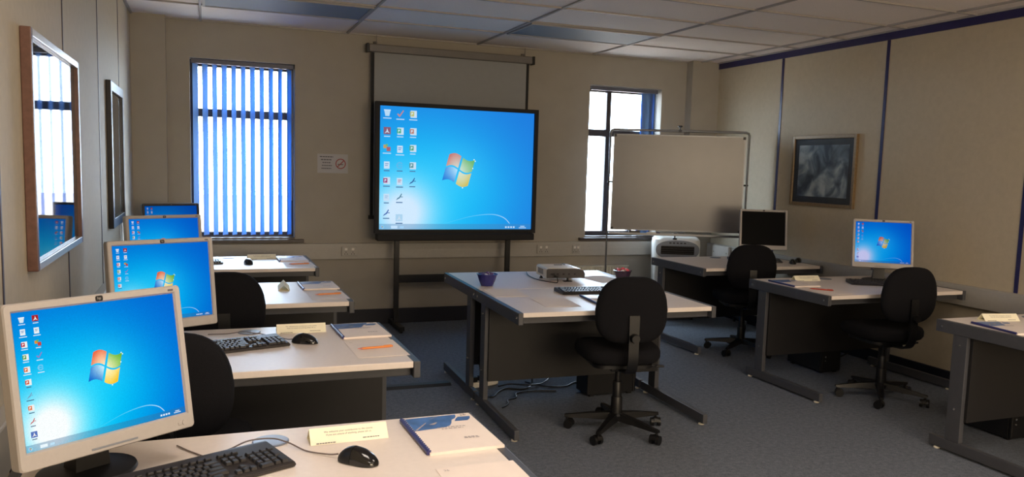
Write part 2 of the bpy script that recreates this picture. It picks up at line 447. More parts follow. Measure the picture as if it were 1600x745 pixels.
b2 = thing('vertical_blind', 'vertical blind drawn aside beside the whiteboard window', 'window blind', (4.1, YB+.065, 2.295), 0)
obj('headrail', box(NB(), -.45, .32, -.022, .022, 0, .038, .004), M_HEAD, b2)
for i in range(6):
    o = v0.copy(); COL.objects.link(o); o.parent = b2
    o.location = (.185+.011*i, 0, -1.457); o.rotation_euler = (0, 0, math.radians(-36+2*i))

# outside ground
struct('outside_ground', box(NB(), -30, 30, YB+1.2, 60, -1.2, -1.0), M_GROUND)

# ------------------------------------------------------------------ desks
DW, DD, DH = 1.215, .80, .72
def make_desk(label):
    t = thing('office_desk', label, 'desk', (0, 0, 0), 0, 'grey framed office desks')
    hw, hd = DW/2, DD/2
    bm = NB(); box(bm, -hw+.028, hw-.028, -hd, hd, DH-.026, DH, .003); obj('tabletop', bm, M_TOP, t)
    many('cross_beam', [box(NB(), -hw+.029, hw-.029, y-.0175, y+.0175, DH-.066, DH-.0265, .002) for y in (-hd+.0575, hd-.0575)], M_METAL, t)
    bm = NB(); box(bm, -hw+.026, hw-.026, .188, .206, .19, DH-.067, .001); obj('modesty_panel', bm, M_MODESTY, t)
    for s in (-1, 1):
        bm = NB(); a, b = sorted((s*hw, s*(hw-.0275)))
        box(bm, a, b, -hd-.004, hd+.004, DH-.066, DH+.0003, .003)
        r = obj('end_rail', bm, M_METAL, t)
        many('bolt', [cyl(NB(), (s*(hw-.001), y, DH-.034), (s*(hw+.003), y, DH-.034), .0075, n=12) for y in (-hd+.035, hd-.035)], M_BOLT, r)
        bm = NB(); a, b = sorted((s*(hw-.003), s*(hw-.033)))
        box(bm, a, b, .207, .295, .0705, DH-.0665, .003)
        l = obj('leg', bm, M_METAL, t)
        many('bolt', [cyl(NB(), (s*(hw-.004), .25, z), (s*(hw+.001), .25, z), .0065, n=12) for z in (.25, DH-.12)], M_BOLT, l)
        bm = NB(); box(bm, a, b, -hd+.02, hd-.005, .014, .070, .003)
        f = obj('foot_rail', bm, M_METAL, t)
        many('glide', [lathe(NB(), [(.017, 0), (.018, .006), (.008, .014)], (a+b)/2, y, 14) for y in (-hd+.06, hd-.05)], M_GLIDE, f)
    bm = NB(); lathe(bm, [(.0, DH+.004), (.046, DH+.004), (.049, DH+.0025), (.049, DH+.0004), (0, DH+.0004)], 0, .298, 32)
    obj('grommet_cap', bm, M_GROM, t)
    return t
DX = .765-DW/2
desks = {}
D0 = make_desk('white topped desk holding the booklet numbered 26 and the readable tent card')
D0.location = (DX, 2.31-.4, 0); desks['d1'] = D0
desks['d2'] = dup(D0, (DX+.015, 3.79-.4, 0), 0, 'desk second in the row along the reflecting picture, orange pen and half hidden keyboard')
desks['d3'] = dup(D0, (DX, 5.21-.4, 0), 0, 'desk third in the row along the reflecting picture, tent card seen end on')
desks['d4'] = dup(D0, (DX, 6.69-.4, 0), 0, 'desk right below the window with vertical blind')
ca = math.radians(-2)
desks['c1'] = dup(D0, (2.160, 4.250, 0), ca, 'front half of the central desk pair, keyboard and papers on it')
desks['c2'] = dup(D0, (2.1885, 5.0625, 0), PI+ca, 'rear half of the central desk pair carrying the projector')
RX = 3.735+DW/2
desks['r1'] = dup(D0, (RX+.005, 5.80, 0), 0, 'desk in front of the mobile whiteboard with switched off monitor')
desks['r2'] = dup(D0, (RX, 4.405, 0), 0, 'desk beside the panelled wall with lit monitor and tent card')
desks['r3'] = dup(D0, (RX+.04, 2.815, 0), 0, 'partly shown desk by the panelled wall with booklet and tent card')
for k in ('c1', 'c2'):                                       # no cap shows on these
    for ch in list(desks[k].children):
        if ch.name.startswith('grommet_cap'): bpy.data.objects.remove(ch)

# ------------------------------------------------------------------ chairs
def make_chair(label):
    t = thing('office_chair', label, 'chair', (0, 0, 0), 0, 'black operator chairs')
    # backrest (faces +y)
    out = []
    n = 40
    for i in range(n):
        a = 2*PI*i/n; c, s = math.cos(a), math.sin(a)
        e = 2/3.2
        u = math.copysign(abs(c)**e, c); v = math.copysign(abs(s)**e, s)
        wv = .200-.034*max(v, 0)**1.3-.010*max(-v, 0)**2
        out.append((u*wv, v*.182))
    def mp(u, v, h): return Vector((u, -.225-.045*v+.55*u*u*1.0-.0+h+.35*(v+.05)**2*.6, .742+v))
    bm = NB(); cushion(bm, out, None, thick=.066, axis_map=lambda u, v, h: mp(u, v, h)); obj('backrest', bm, M_FABRIC, t, 50)
    # seat
    out = []
    for i in range(n):
        a = 2*PI*i/n; c, s = math.cos(a), math.sin(a); e = 2/3.4
        u = math.copysign(abs(c)**e, c); v = math.copysign(abs(s)**e, s)
        out.append((u*(.228+.012*v), v*.215))
    bm = NB(); cushion(bm, out, None, thick=.095, axis_map=lambda u, v, h: Vector((u, v+.02, (.466+h-.10*max(v-.08, 0)**1.2+.12*u*u)))); obj('seat', bm, M_FABRIC, t, 50)
    bm = NB(); prism(bm, rrect(.34, .32, .06, 5, 0, .02), 'z', .398, .418); obj('seat_pan', bm, M_BLKPL, t, 40)
    # back bar
    bm = NB()
    pth = [(0, .02, .388), (0, -.14, .386), (0, -.225, .40), (0, -.262, .46), (0, -.265, .58), (0, -.262, .72)]
    P = smooth_path(pth, 6); prev = None
    for p in P:
        i = P.index(p); d = (P[min(i+1, len(P)-1)]-P[max(i-1, 0)]).normalized(); nrm = Vector((0, -d.z, d.y))
        ring = [bm.verts.new(p+Vector((sx*.028, 0, 0))+nrm*sn*.0045) for sx, sn in ((-1, -1), (1, -1), (1, 1), (-1, 1))]
        if prev:
            for k in range(4): bm.faces.new((prev[k], prev[(k+1) % 4], ring[(k+1) % 4], ring[k]))
        else: bm.faces.new(ring[::-1])
        prev = ring
    bm.faces.new(prev)
    bb = obj('back_bar', bm, M_BLKPL, t, 40)
    bm = NB(); lathe(bm, [(.0, -.02), (.022, -.02), (.026, 0), (.022, .02), (0, .02)], 0, 0, 14); bm.transform(Matrix.Translation((0, -.285, .60))@Matrix.Rotation(PI/2, 4, 'X')); obj('knob', bm, M_BLKPL, bb, 40)
    # mechanism
    bm = NB(); box(bm, -.07, .07, -.10, .10, .372, .3975, .006); 
    m = obj('mechanism', bm, M_BLKPL, t)
    bm = NB(); tube(bm, [(.06, 0, .383), (.16, .0, .38), (.235, .01, .375)], .006, 8); box(bm, .225, .275, -.002, .022, .369, .381, .004); obj('lever', bm, M_BLKPL, m)
    # column
    bm = NB(); lathe(bm, [(.034, .105), (.032, .20), (.03, .205), (.026, .205), (.026, .29), (.022, .295), (.016, .296), (.016, .371)], 0, 0, 20); obj('gas_column', bm, M_BLKPL, t, 40)
    # star base
    bm = NB(); lathe(bm, [(.03, .070), (.045, .074), (.05, .10), (.04, .112), (0, .114)], 0, 0, 20)
    for k in range(5):
        a = 2*PI*k/5+PI/2; Mz = Matrix.Rotation(a, 4, 'Z')
        tb = NB()
        secs = [(.03, .026, .07, .112), (.15, .021, .068, .10), (.27, .016, .063, .081), (.295, .012, .064, .078)]
        prev = None
        for r, w, za, zb in secs:
            ring = [tb.verts.new((r, -w, za)), tb.verts.new((r, w, za)), tb.verts.new((r, w*.7, zb)), tb.verts.new((r, -w*.7, zb))]
            if prev:
                for q in range(4): tb.faces.new((prev[q], prev[(q+1) % 4], ring[(q+1) % 4], ring[q]))
            else: tb.faces.new(ring[::-1])
            prev = ring
        tb.faces.new(prev); merge(bm, tb, Mz)
    obj('star_base', bm, M_BLKPL, t)
    for k in range(5):
        a = 2*PI*k/5+PI/2
        px, py = .28*math.cos(a), .28*math.sin(a); tw = random.uniform(0, 2*PI)
        Mx = Matrix.Translation((px, py, 0))@Matrix.Rotation(tw, 4, 'Z')
        bm = NB(); cyl(bm, (px, py, .045), (px, py, .068), .007, n=10)
        hb = NB(); pts = [(.026*math.cos(q), .030+.026*math.sin(q)) for q in [PI*j/8 for j in range(9)]]
        pts = [(u-.012, v) for u, v in pts]; prism(hb, pts, 'y', -.010, .010); merge(bm, hb, Mx)
        c = obj('caster', bm, M_BLKPL, t)
        wb = NB()
        lathe(wb, [(0, -.028), (.0258, -.028), (.0258, -.0115), (.006, -.0115), (.006, .0115), (.0258, .0115), (.0258, .028), (0, .028)], 0, 0, 20); wb.transform(Matrix.Translation((-.012, 0, .026))@Matrix.Rotation(PI/2, 4, 'X'))
        wb.transform(Mx); obj('wheel', wb, M_BLKPL, c, 40)
    return t
def rot(d): return math.radians(d)
C0 = make_chair('black office chair pulled up to the central desk with papers')
C0.location = (2.18, 3.925, 0); C0.rotation_euler = (0, 0, rot(-12))
dup(C0, (4.26, 4.03, 0), rot(-8), 'black office chair in front of the lit monitor by the panelled wall')
dup(C0, (4.20, 5.475, 0), rot(-22), 'black office chair in front of the switched off monitor')
dup(C0, (-.09, 2.97, 0), rot(-8), 'black office chair mostly hidden by the biggest monitor, at the second desk')
dup(C0, (.095, 4.44, 0), rot(-4), 'black office chair lit by the blind, between second and third desk')

# ------------------------------------------------------------------ computer displays
def wall_col(u, v):
    """desktop picture colour at u (left-right) v (top-bottom), 0-255"""
    base = [4, 96, 206]; mid = [2, 180, 244]
    dc = math.hypot((u-.42)*1.0, (v-.66)*.9)
    k = math.exp(-(dc/.52)**2)
    c = [a+(b-a)*k for a, b in zip(base, mid)]
    d = math.hypot((u-.15)*1.15, (v-.86)*.85)
    k = math.exp(-(d/.54)**2)*.95; c = [a+(b-a)*k for a, b in zip(c, [0, 218, 255])]
    k = math.exp(-(d/.235)**2)*1.2; k = min(k, 1); c = [a+(b-a)*k for a, b in zip(c, [250, 255, 255])]
    e = math.exp(-((u-.5)/.17)**2-((v-.5)/.2)**2)*.25; c = [a+(b-a)*e for a, b in zip(c, [120, 225, 255])]
    return c
def colored(name, polys, mat_, parent, loc=(0, 0, 0)):
    """polys: list of (list of (x,y,z), list of colours)"""
    bm = NB(); cl = bm.loops.layers.float_color.new('Col')
    for pts, cols in polys:
        vs = [bm.verts.new(p) for p in pts]; f = bm.faces.new(vs)
        for lp, c in zip(f.loops, cols): lp[cl] = (*lin([max(0, min(255, q)) for q in c]), 1)
    me = bpy.data.meshes.new(name); bm.to_mesh(me); bm.free(); me.materials.append(mat_)
    o = bpy.data.objects.new(name, me); COL.objects.link(o); o.parent = parent
    return o
def desktop(parent, w, h, cols_icons, wash=0., bright=1., dy=-.0005, deep=0.):
    """lit desktop on a display w by h centred at the parent's origin, looking to -y"""
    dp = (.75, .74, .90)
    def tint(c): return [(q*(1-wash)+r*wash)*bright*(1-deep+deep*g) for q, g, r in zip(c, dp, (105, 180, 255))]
    def P(u, v, lift): return ((u-.5)*w, dy-lift, (.5-v)*h)
    polys = []; nu, nv = 48, 40
    for i in range(nu):
        for j in range(nv):
            u0, u1, v0, v1 = i/nu, (i+1)/nu, j/nv, (j+1)/nv
            q = [(u0, v1), (u1, v1), (u1, v0), (u0, v0)]
            cs = []
            for a, b in q:
                c = wall_col(a, b)
                if j >= nv-2: c = [x*.62+y*.38 for x, y in zip(c, (70, 110, 150))]
                cs.append(tint(c))
            polys.append(([P(a, b, 0) for a, b in q], cs))
    disp = colored('display', polys, M_LCD, parent)
    # --- flag emblem: four waving panes
    L = []; sc = .265*h/560.
    def F(s, t):
        x = 150+s*475-t*125; y = 100+s*85+t*460-42*math.sin(2*PI*s)
        return ((x-325)*sc, dy-.0006, -(y-372)*sc)
    panes = [((0, .462), (0, .455), (238, 106, 70), (255, 236, 190)), ((.53, 1), (0, .455), (112, 184, 60), (250, 246, 200)),
             ((0, .462), (.515, 1), (24, 110, 205), (215, 250, 255)), ((.53, 1), (.515, 1), (250, 198, 40), (255, 250, 205))]
    for (s0, s1), (t0, t1), c0, c1 in panes:
        n = 8
        def pc(s, t):
            d = math.hypot((s-.5)*1.0, (t-.5)*1.0)/.62
            k = max(0, min(1, d))**1.3
            return tint([b+(a-b)*k for a, b in zip(c0, c1)])
        for i in range(n):
            for j in range(n):
                a0, a1 = s0+(s1-s0)*i/n, s0+(s1-s0)*(i+1)/n; b0, b1 = t0+(t1-t0)*j/n, t0+(t1-t0)*(j+1)/n
                q = [(a0, b1), (a1, b1), (a1, b0), (a0, b0)]
                L.append(([F(a, b) for a, b in q], [pc(a, b) for a, b in q]))
    for s, t in ((.955, -.02), (1.02, .06), (1.0, .33), (.8, 1.03)):       # sparkles
        c = F(s, t); r = 11*sc
        L.append(([(c[0]+r*math.cos(2*PI*k/8), c[1]-.0003, c[2]+r*math.sin(2*PI*k/8)) for k in range(8)], [(235, 255, 255)]*8))
    colored('desktop_logo', L, M_LCD, disp)
    # --- swoosh, icons, task bar marks
    I = []
    def poly(uvs, col, lift=.0007): I.append(([P(u, v, lift) for u, v in uvs], [col]*len(uvs)))
    def rect(u0, v0, u1, v1, col, lift=.0007): poly([(u0, v1), (u1, v1), (u1, v0), (u0, v0)], tint(col), lift)
    sw = [(.42, .945), (.50, .915), (.58, .888), (.66, .872), (.73, .868), (.78, .88), (.82, .905), (.85, .945)]
    sp = smooth_path([(a, b, 0) for a, b in sw], 5)
    for k in range(len(sp)-1):
        a, b = sp[k], sp[k+1]; f = k/len(sp); th = .0015+.0035*f
        c0 = wall_col(a.x, a.y); kk = min(1, .15+f*.8); cc = tint([x+(y-x)*kk for x, y in zip(c0, (220, 240, 255))])
        I.append(([P(a.x, a.y+th, .0005), P(b.x, b.y+th, .0005), P(b.x, b.y-th, .0005), P(a.x, a.y-th, .0005)], [cc]*4))
    asp = w/h
    iw = cols_icons['size']; ih = iw*asp
    for (cu, cv, shape, c) in cols_icons['list']:
        u0, u1, v0, v1 = cu-iw/2, cu+iw/2, cv-ih/2, cv+ih/2
        if shape == 'bin':
            poly([(u0+iw*.22, v1), (u1-iw*.22, v1), (u1-iw*.05, v0+ih*.2), (u0+iw*.05, v0+ih*.2)], tint((214, 232, 240))); rect(u0+iw*.02, v0+ih*.1, u1-iw*.02, v0+ih*.24, (240, 248, 250), .0009)
        elif shape == 'tick':
            poly([(u0, v0+ih*.6), (u0+iw*.18, v0+ih*.48), (u0+iw*.38, v0+ih*.72), (u1-iw*.12, v0), (u1, v0+ih*.1), (u0+iw*.4, v1)], tint(c))
        elif shape == 'page':
            rect(u0+iw*.1, v0, u1-iw*.1, v1, (236, 242, 244)); rect(u0+iw*.25, v0+ih*.25, u1-iw*.25, v0+ih*.36, c, .0009); rect(u0+iw*.25, v0+ih*.5, u1-iw*.35, v0+ih*.6, c, .0009)
        elif shape == 'tile':
            rect(u0, v0, u1, v1, c); poly([(u0+iw*.5, v0+ih*.15), (u0+iw*.65, v0+ih*.6), (u1-iw*.1, v1-ih*.15), (u0+iw*.5, v0+ih*.7), (u0+iw*.12, v1-ih*.12), (u0+iw*.4, v0+ih*.55)], tint((245, 240, 235)), .0009)
        elif shape == 'office':
            rect(u0+iw*.1, v0, u1, v1, (238, 242, 240)); rect(u0+iw*.02, v0+ih*.15, u0+iw*.62, v0+ih*.8, c, .0009); poly([(u0+iw*.2, v0+ih*.3), (u0+iw*.45, v0+ih*.3), (u0+iw*.45, v0+ih*.5), (u0+iw*.28, v0+ih*.5), (u0+iw*.28, v0+ih*.68), (u0+iw*.2, v0+ih*.68)], tint((250, 250, 245)), .0011)
        elif shape == 'ring':
            n = 12
            for k in range(n-2):
                a0 = .5+2*PI*k/n; a1 = .5+2*PI*(k+1)/n
                q = [(cu+iw*.5*math.cos(a1), cv+ih*.5*math.sin(a1)), (cu+iw*.5*math.cos(a0), cv+ih*.5*math.sin(a0)), (cu+iw*.3*math.cos(a0), cv+ih*.3*math.sin(a0)), (cu+iw*.3*math.cos(a1), cv+ih*.3*math.sin(a1))]
                poly(q, tint(c))
            rect(u0+iw*.15, cv-ih*.07, u1-iw*.1, cv+ih*.07, c)
        elif shape == 'quad':
            rect(u0, v0+ih*.1, u0+iw*.5, v0+ih*.6, (230, 150, 40)); rect(u0+iw*.45, v0+ih*.4, u1, v1, (200, 70, 60), .0009); rect(u0+iw*.3, v0, u0+iw*.62, v0+ih*.32, (110, 180, 80), .0011)
        elif shape == 'mark':
            poly([(u0, v1), (u0+iw*.25, v1-ih*.35), (u0+iw*.45, v1-ih*.45), (u1-iw*.2, v0), (u1-iw*.12, v0+ih*.1), (u0+iw*.6, v1-ih*.35), (u0+iw*.2, v1-ih*.12)], tint(c)); rect(u0+iw*.7, v0+ih*.45, u1, v0+ih*.55, c)
        lw = iw*random.uniform(.36, .62); lc = (214, 232, 246) if cv < .45 else (70, 96, 130)
        rect(cu-lw, v1+ih*.22, cu+lw, v1+ih*.36, lc)
    # start orb, pinned programs, tray, clock
    poly([(.022+.013*math.cos(2*PI*k/12), .976-.013*asp*math.sin(2*PI*k/12)) for k in range(12)], tint((150, 205, 235)))
    rect(.017, .968, .0215, .975, (238, 120, 70), .0009); rect(.0225, .968, .027, .975, (120, 190, 80), .0009); rect(.017, .977, .0215, .984, (60, 130, 215), .0009); rect(.0225, .977, .027, .984, (250, 205, 60), .0009)
    rect(.075, .965, .115, .988, (235, 248, 255)); rect(.13, .968, .155, .986, (190, 225, 245))
    for k in range(4): rect(.82+.018*k, .970, .832+.018*k, .984, (225, 238, 248))
    rect(.925, .966, .955, .974, (205, 222, 238)); rect(.915, .979, .965, .986, (205, 222, 238))
    colored('desktop_icons', I, M_LCD, disp)
    return disp
W2C = (70, 120, 190)
mon_icons = {'size': .035, 'list': [
    (.05, .055, 'bin', 0), (.05, .145, 'page', W2C), (.05, .235, 'office', (190, 50, 70)), (.05, .325, 'office', (90, 160, 80)), (.05, .415, 'office', (220, 110, 60)), (.05, .505, 'office', (214, 90, 60)), (.05, .6, 'mark', (120, 160, 190)), (.05, .69, 'office', (225, 120, 70)), (.05, .785, 'mark', (200, 90, 90)), (.05, .88, 'tile', (90, 120, 190)),
    (.125, .055, 'tile', (168, 34, 40)), (.125, .145, 'page', (120, 140, 170)), (.125, .235, 'quad', 0), (.125, .325, 'tick', (150, 120, 190)), (.125, .415, 'ring', (120, 200, 240))]}
board_icons = {'size': .043, 'list': [
    (.045, .055, 'bin', 0), (.125, .06, 'tick', (236, 120, 90)), (.205, .06, 'office', (222, 196, 60)),
    (.045, .20, 'tile', (150, 60, 66)), (.125, .20, 'office', (60, 170, 90)), (.205, .20, 'office', (222, 110, 60)),
    (.045, .335, 'quad', 0), (.125, .345, 'page', W2C), (.205, .335, 'office', (90, 160, 80)),
    (.045, .475, 'page', (120, 140, 180)), (.125, .475, 'ring', (90, 190, 230)), (.205, .475, 'office', (90, 140, 120)),
    (.045, .60, 'office', (180, 40, 80)), (.125, .605, 'page', (210, 90, 90)), (.205, .60, 'mark', (30, 60, 120)),
    (.045, .735, 'page', (170, 190, 210)), (.125, .73, 'mark', (60, 100, 110)), (.045, .86, 'mark', (50, 70, 140)), (.125, .90, 'tile', (200, 225, 235))]}

def make_monitor(label, loc, yaw, head, tilt, lit=True, bezel=None, bright=1., deep=0.):
    """loc = base centre on the desk; head = height of the panel centre above the desk"""
    t = thing('computer_monitor', label, 'monitor', loc, yaw, 'desktop monitors')
    bz = bezel or M_SILVER
    bm = NB(); lathe(bm, [(.0, 0.0004), (.112, .0004), (.115, .005), (.112, .012), (.095, .017), (.04, .020), (0, .0205)], 0, 0, 40, 1, .88); obj('base', bm, M_BLKPL, t, 40)
    bm = NB()
    prev = None
    for y, z, w, d in ((.0, .012, .042, .03), (.0, .10, .036, .022), (-.012, head-.06, .036, .018), (-.028, head-.02, .036, .016)):
        ring = [bm.verts.new((sx*w, y+sy*d, z)) for sx, sy in ((-1, -1), (1, -1), (1, 1), (-1, 1))]
        if prev:
            for q in range(4): bm.faces.new((prev[q], prev[(q+1) % 4], ring[(q+1) % 4], ring[q]))
        else: bm.faces.new(ring[::-1])
        prev = ring
    bm.faces.new(prev); obj('neck', bm, M_BLKPL, t)
    hw, ht, hb = .207, .170, -.190           # outer half width, top, bottom
    sw, sh = .188, .1505
    e = Euler((-tilt, 0, 0)); off = Vector((0, -.085, head))
    bm = NB()
    # bezel ring with inward chamfer
    o_ = rrect(2*hw, ht-hb, .010, 4, 0, (ht+hb)/2); n = len(o_)
    def inner(u, v, k): return (max(-sw-k, min(sw+k, u*1.0)), max(-sh-k, min(sh+k, v)))
    rings = []
    for y, kind in ((.024, 'o'), (-.010, 'o'), (-.014, 'o2'), (-.014, 'i'), (-.008, 'i2')):
        r = []
        for (u, v) in o_:
            if kind == 'o': p = (u, v)
            elif kind == 'o2': p = (u*.985, (v-(ht+hb)/2)*.985+(ht+hb)/2)
            else:
                p = (math.copysign(sw+(.004 if kind == 'i' else .0), u), math.copysign(sh+(.004 if kind == 'i' else 0), v+.0001 if abs(v) > 1e-4 else 1))
            r.append(bm.verts.new((p[0], y, p[1])))
        rings.append(r)
    for a, b in zip(rings, rings[1:]):
        for i in range(n):
            j = (i+1) % n
            try: bm.faces.new((a[i], a[j], b[j], b[i]))
            except Exception: pass
    bm.faces.new(rings[0][::-1])
    bmesh.ops.remove_doubles(bm, verts=bm.verts, dist=1e-6)
    h = obj('bezel', bm, bz, t); h.location = off; h.rotation_euler = e
    bm = NB(); prev = None
    for y, k in ((.0245, .93), (.045, .86), (.058, .6), (.06, .0001)):
        ring = [bm.verts.new((u*k, y, (v-(ht+hb)/2)*k+(ht+hb)/2)) for u, v in rrect(2*hw, ht-hb, .03, 4, 0, (ht+hb)/2)]
        if prev:
            for q in range(len(ring)): bm.faces.new((prev[q], prev[(q+1) % len(ring)], ring[(q+1) % len(ring)], ring[q]))
        else: bm.faces.new(ring[::-1])
        prev = ring
    s = obj('back_shell', bm, M_DARKBEZ, t, 40); s.location = off; s.rotation_euler = e
    # maker's badge, power button, speaker slot
    bm = NB(); prism(bm, rrect(.017, .013, .004, 4, 0, ht-.010), 'y', -.0152, -.0138); bd = obj('badge', bm, M_BLKPL, h)
    tb = text_bm('hp', .009, Matrix.Translation((0, -.0153, ht-.0095))@Matrix.Rotation(PI/2, 4, 'X'))
    obj('badge_text', tb, M_SILVER, h)
    bm = NB(); cyl(bm, (hw-.028, -.0135, hb+.017), (hw-.028, -.0162, hb+.017), .007, n=16); box(bm, hw-.046, hw-.037, -.0155, -.0138, hb+.012, hb+.020, .001); obj('power_button', bm, bz, h)
    bm = NB(); box(bm, -.055, .055, -.0152, -.0138, hb+.008, hb+.0125, .001); obj('control_strip', bm, M_GREYPL if bezel is None else M_BLKPL, h)
    bm = NB(); box(bm, hw-.034, hw-.020, -.0146, -.0138, ht-.013, ht-.008); obj('model_mark', bm, M_INK, h)
    if lit:
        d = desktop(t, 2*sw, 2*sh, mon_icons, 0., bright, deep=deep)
    else:
        bm = NB(); box(bm, -sw, sw, -.0005, .001, -sh, sh); d = obj('display', bm, M_OFFSCR, t)
    d.location = off+e.to_matrix()@Vector((0, -.008, 0)); d.rotation_euler = e
    return t
def mon(label, hx, hy, hz, yaw, tilt, **k):
    yw = math.radians(yaw); back = Vector((-math.sin(yw), math.cos(yw)))*.085
    return make_monitor(label, (hx+back.x, hy+back.y, DH), yw, hz-DH, math.radians(tilt), **k)
mon('biggest silver monitor, whole blue desktop with flag logo and two icon columns', -.228, 2.035, .997, 34.7, 9.5)
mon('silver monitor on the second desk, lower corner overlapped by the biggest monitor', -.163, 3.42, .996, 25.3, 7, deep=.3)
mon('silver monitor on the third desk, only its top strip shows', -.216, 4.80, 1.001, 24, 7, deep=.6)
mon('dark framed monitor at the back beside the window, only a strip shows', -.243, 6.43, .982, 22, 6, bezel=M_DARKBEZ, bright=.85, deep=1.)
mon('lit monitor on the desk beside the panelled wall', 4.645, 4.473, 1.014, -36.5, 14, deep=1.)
mon('switched off monitor with black screen in front of the whiteboard', 4.67, 5.857, 1.007, -28.5, 12, lit=False)

# ------------------------------------------------------------------ interactive whiteboard
t = thing('interactive_board', 'large black framed interactive board on stand showing a blue desktop', 'display', (2.15, 7.0, 0))
hw = 1.53/2; z0, z1 = .875, 2.030; sx0, sx1, sz0, sz1 = -.728, .728, .905, 1.998
y0, y1 = -.035, .03
obj('frame', ring(NB(), -hw, hw, z0, z1, .035, y0, y1, 'y'), M_SCRBLK, t)
obj('back_panel', box(NB(), sx0-.004, sx1+.004, -.0105, .028, sz0+.002, sz1-.002), M_SCRBLK, t)
bm = NB(); box(bm, -hw+.012, hw-.025, -.075, .02, .812, .8745, .008); box(bm, -hw+.03, hw-.05, -.076, -.02, .868, .8742); obj('pen_tray', bm, M_SCRBLK, t)
d = desktop(t, sx1-sx0, sz1-sz0, board_icons, .28, 1.0); d.location = (0, -.0115, (sz0+sz1)/2)
for x in (-.55, .52):
    bm = NB(); box(bm, x-.022, x+.022, .031, .07, .06, 1.95, .003); obj('stand_post', bm, M_BLKPL, t)
    bm = NB(); box(bm, x-.025, x+.025, -.20, .24, .022, .06, .004); f = obj('stand_foot', bm, M_BLKPL, t)
    many('caster', [cyl(NB(), (x-.012, y, .0115), (x+.012, y, .0115), .0112, n=16) for y in (-.17, .21)], M_BLKPL, f)
bm = NB(); box(bm, -.53, .50, .038, .062, .42, .49, .003); obj('cross_bar', bm, M_BLKPL, t)

# ------------------------------------------------------------------ projection screen on the back wall
t = thing('projection_screen', 'pull down projection screen hanging from grey casing under the ceiling', 'projection screen', (2.15, YB-.075, 0))
bm = NB(); box(bm, -.785, .785, -.035, .035, 2.480, 2.548, .008); obj('casing', bm, M_CASING, t)
for s in (-1, 1):
    bm = NB(); a, b = sorted((s*.7855, s*.808)); box(bm, a, b, -.038, .038, 2.474, 2.552, .004); obj('end_cap', bm, M_BLKPL, t)
    bm = NB(); a, b = sorted((s*.70, s*.73)); box(bm, a, b, .036, .0745, 2.50, 2.58, .002); box(bm, a+.012, b-.012, -.004, .004, 2.549, ZC-.003); obj('bracket', bm, M_CASING, t)
bm = NB(); box(bm, -.735, .735, -.001, .001, 1.02, 2.479); obj('fabric', bm, M_SCRFAB, t)
many('black_border', [box(NB(), min(s*.733, s*.760), max(s*.733, s*.760), -.0025, .0015, 1.0, 2.478) for s in (-1, 1)], M_SCRBLK, t)
bm = NB(); box(bm, -.775, .775, -.012, .012, .985, 1.02, .004); obj('bottom_bar', bm, M_BLKPL, t)

# ------------------------------------------------------------------ mobile whiteboard
wy = math.radians(-24)
t = thing('mobile_whiteboard', 'revolving whiteboard on a wheeled tube frame in front of the window', 'whiteboard', (4.29, 6.70, 0), wy)
zc = 1.378; a, b = .63, .462
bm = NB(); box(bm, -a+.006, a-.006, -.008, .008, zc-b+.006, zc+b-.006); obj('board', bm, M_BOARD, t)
obj('board_edge', ring(NB(), -a-.004, a+.004, zc-b-.004, zc+b+.004, .010, -.011, .011, 'y'), M_ALU, t)
many('corner_cap', [box(NB(), sx*(a-.010)-.013, sx*(a-.010)+.013, -.013, .013, zc+sz*(b-.010)-.013, zc+sz*(b-.010)+.013, .003) for sx in (-1, 1) for sz in (-1, 1)], M_BLKPL, t)
pole = a+.035; zt = zc+b+.045; zb = zc-b-.035
bm = NB(); tube(bm, [(-pole, 0, .08), (-pole, 0, zt-.03), (-pole+.008, 0, zt-.008), (-pole+.03, 0, zt), (pole-.03, 0, zt), (pole-.008, 0, zt-.008), (pole, 0, zt-.03), (pole, 0, .08)], .0115, 12, smooth=False)
obj('tube_frame', bm, M_ALU, t, 60)
bm = NB(); box(bm, -pole+.012, pole-.012, -.05, .012, zb-.012, zb+.002, .002); box(bm, -pole+.012, pole-.012, -.052, -.048, zb-.004, zb+.009); obj('tray', bm, M_ALU, t)
for z in (zt, zb):
    s = 1 if z == zt else -1
    bm = NB(); cyl(bm, (0, 0, z+s*.012), (0, 0, z+s*.035), .006, n=10); lathe(bm, [(.0, z+s*.034), (.02, z+s*.036), (.024, z+s*.045), (.02, z+s*.052), (0, z+s*.054)], 0, 0, 18); box(bm, -.017, .017, -.017, .017, z-.012, z+.012, .003)
    obj('pivot_knob', bm, M_BLKPL, t, 40)
many('side_latch', [cyl(NB(), (sx*(a+.004), 0, zc), (sx*(pole+.014), 0, zc), .009, n=12) for sx in (-1, 1)], M_BLKPL, t)
for sx in (-1, 1):
    bm = NB(); box(bm, sx*pole-.015, sx*pole+.015, -.26, .22, .06, .09, .003); f = obj('foot', bm, M_ALU, t)
    many('caster', [cyl(cyl(NB(), (sx*pole-.01, y, .028), (sx*pole+.01, y, .028), .0275, n=18), (sx*pole, y, .03), (sx*pole, y, .06), .006, n=8) for y in (-.235, .195)], M_BLKPL, f)
bm = NB(); box(bm, -pole+.005, pole-.005, -.012, .012, .20, .224, .002); obj('lower_brace', bm, M_ALU, t)
def on_board(u, v): 
    return (4.29+u*math.cos(wy)-v*math.sin(wy), 6.70+u*math.sin(wy)+v*math.cos(wy), zb+.0025)
o = obj('board_eraser', box(NB(), -.055, .055, -.016, .016, 0, .026, .005), M_BLKPL); o.location = on_board(-.40, -.028); o.rotation_euler = (0, 0, wy); tag(o, 'dark board eraser lying on the whiteboard tray', 'eraser')
t2 = thing('marker_pen', 'blue marker pen lying on the whiteboard tray', 'pen', on_board(-.22, -.028), wy)
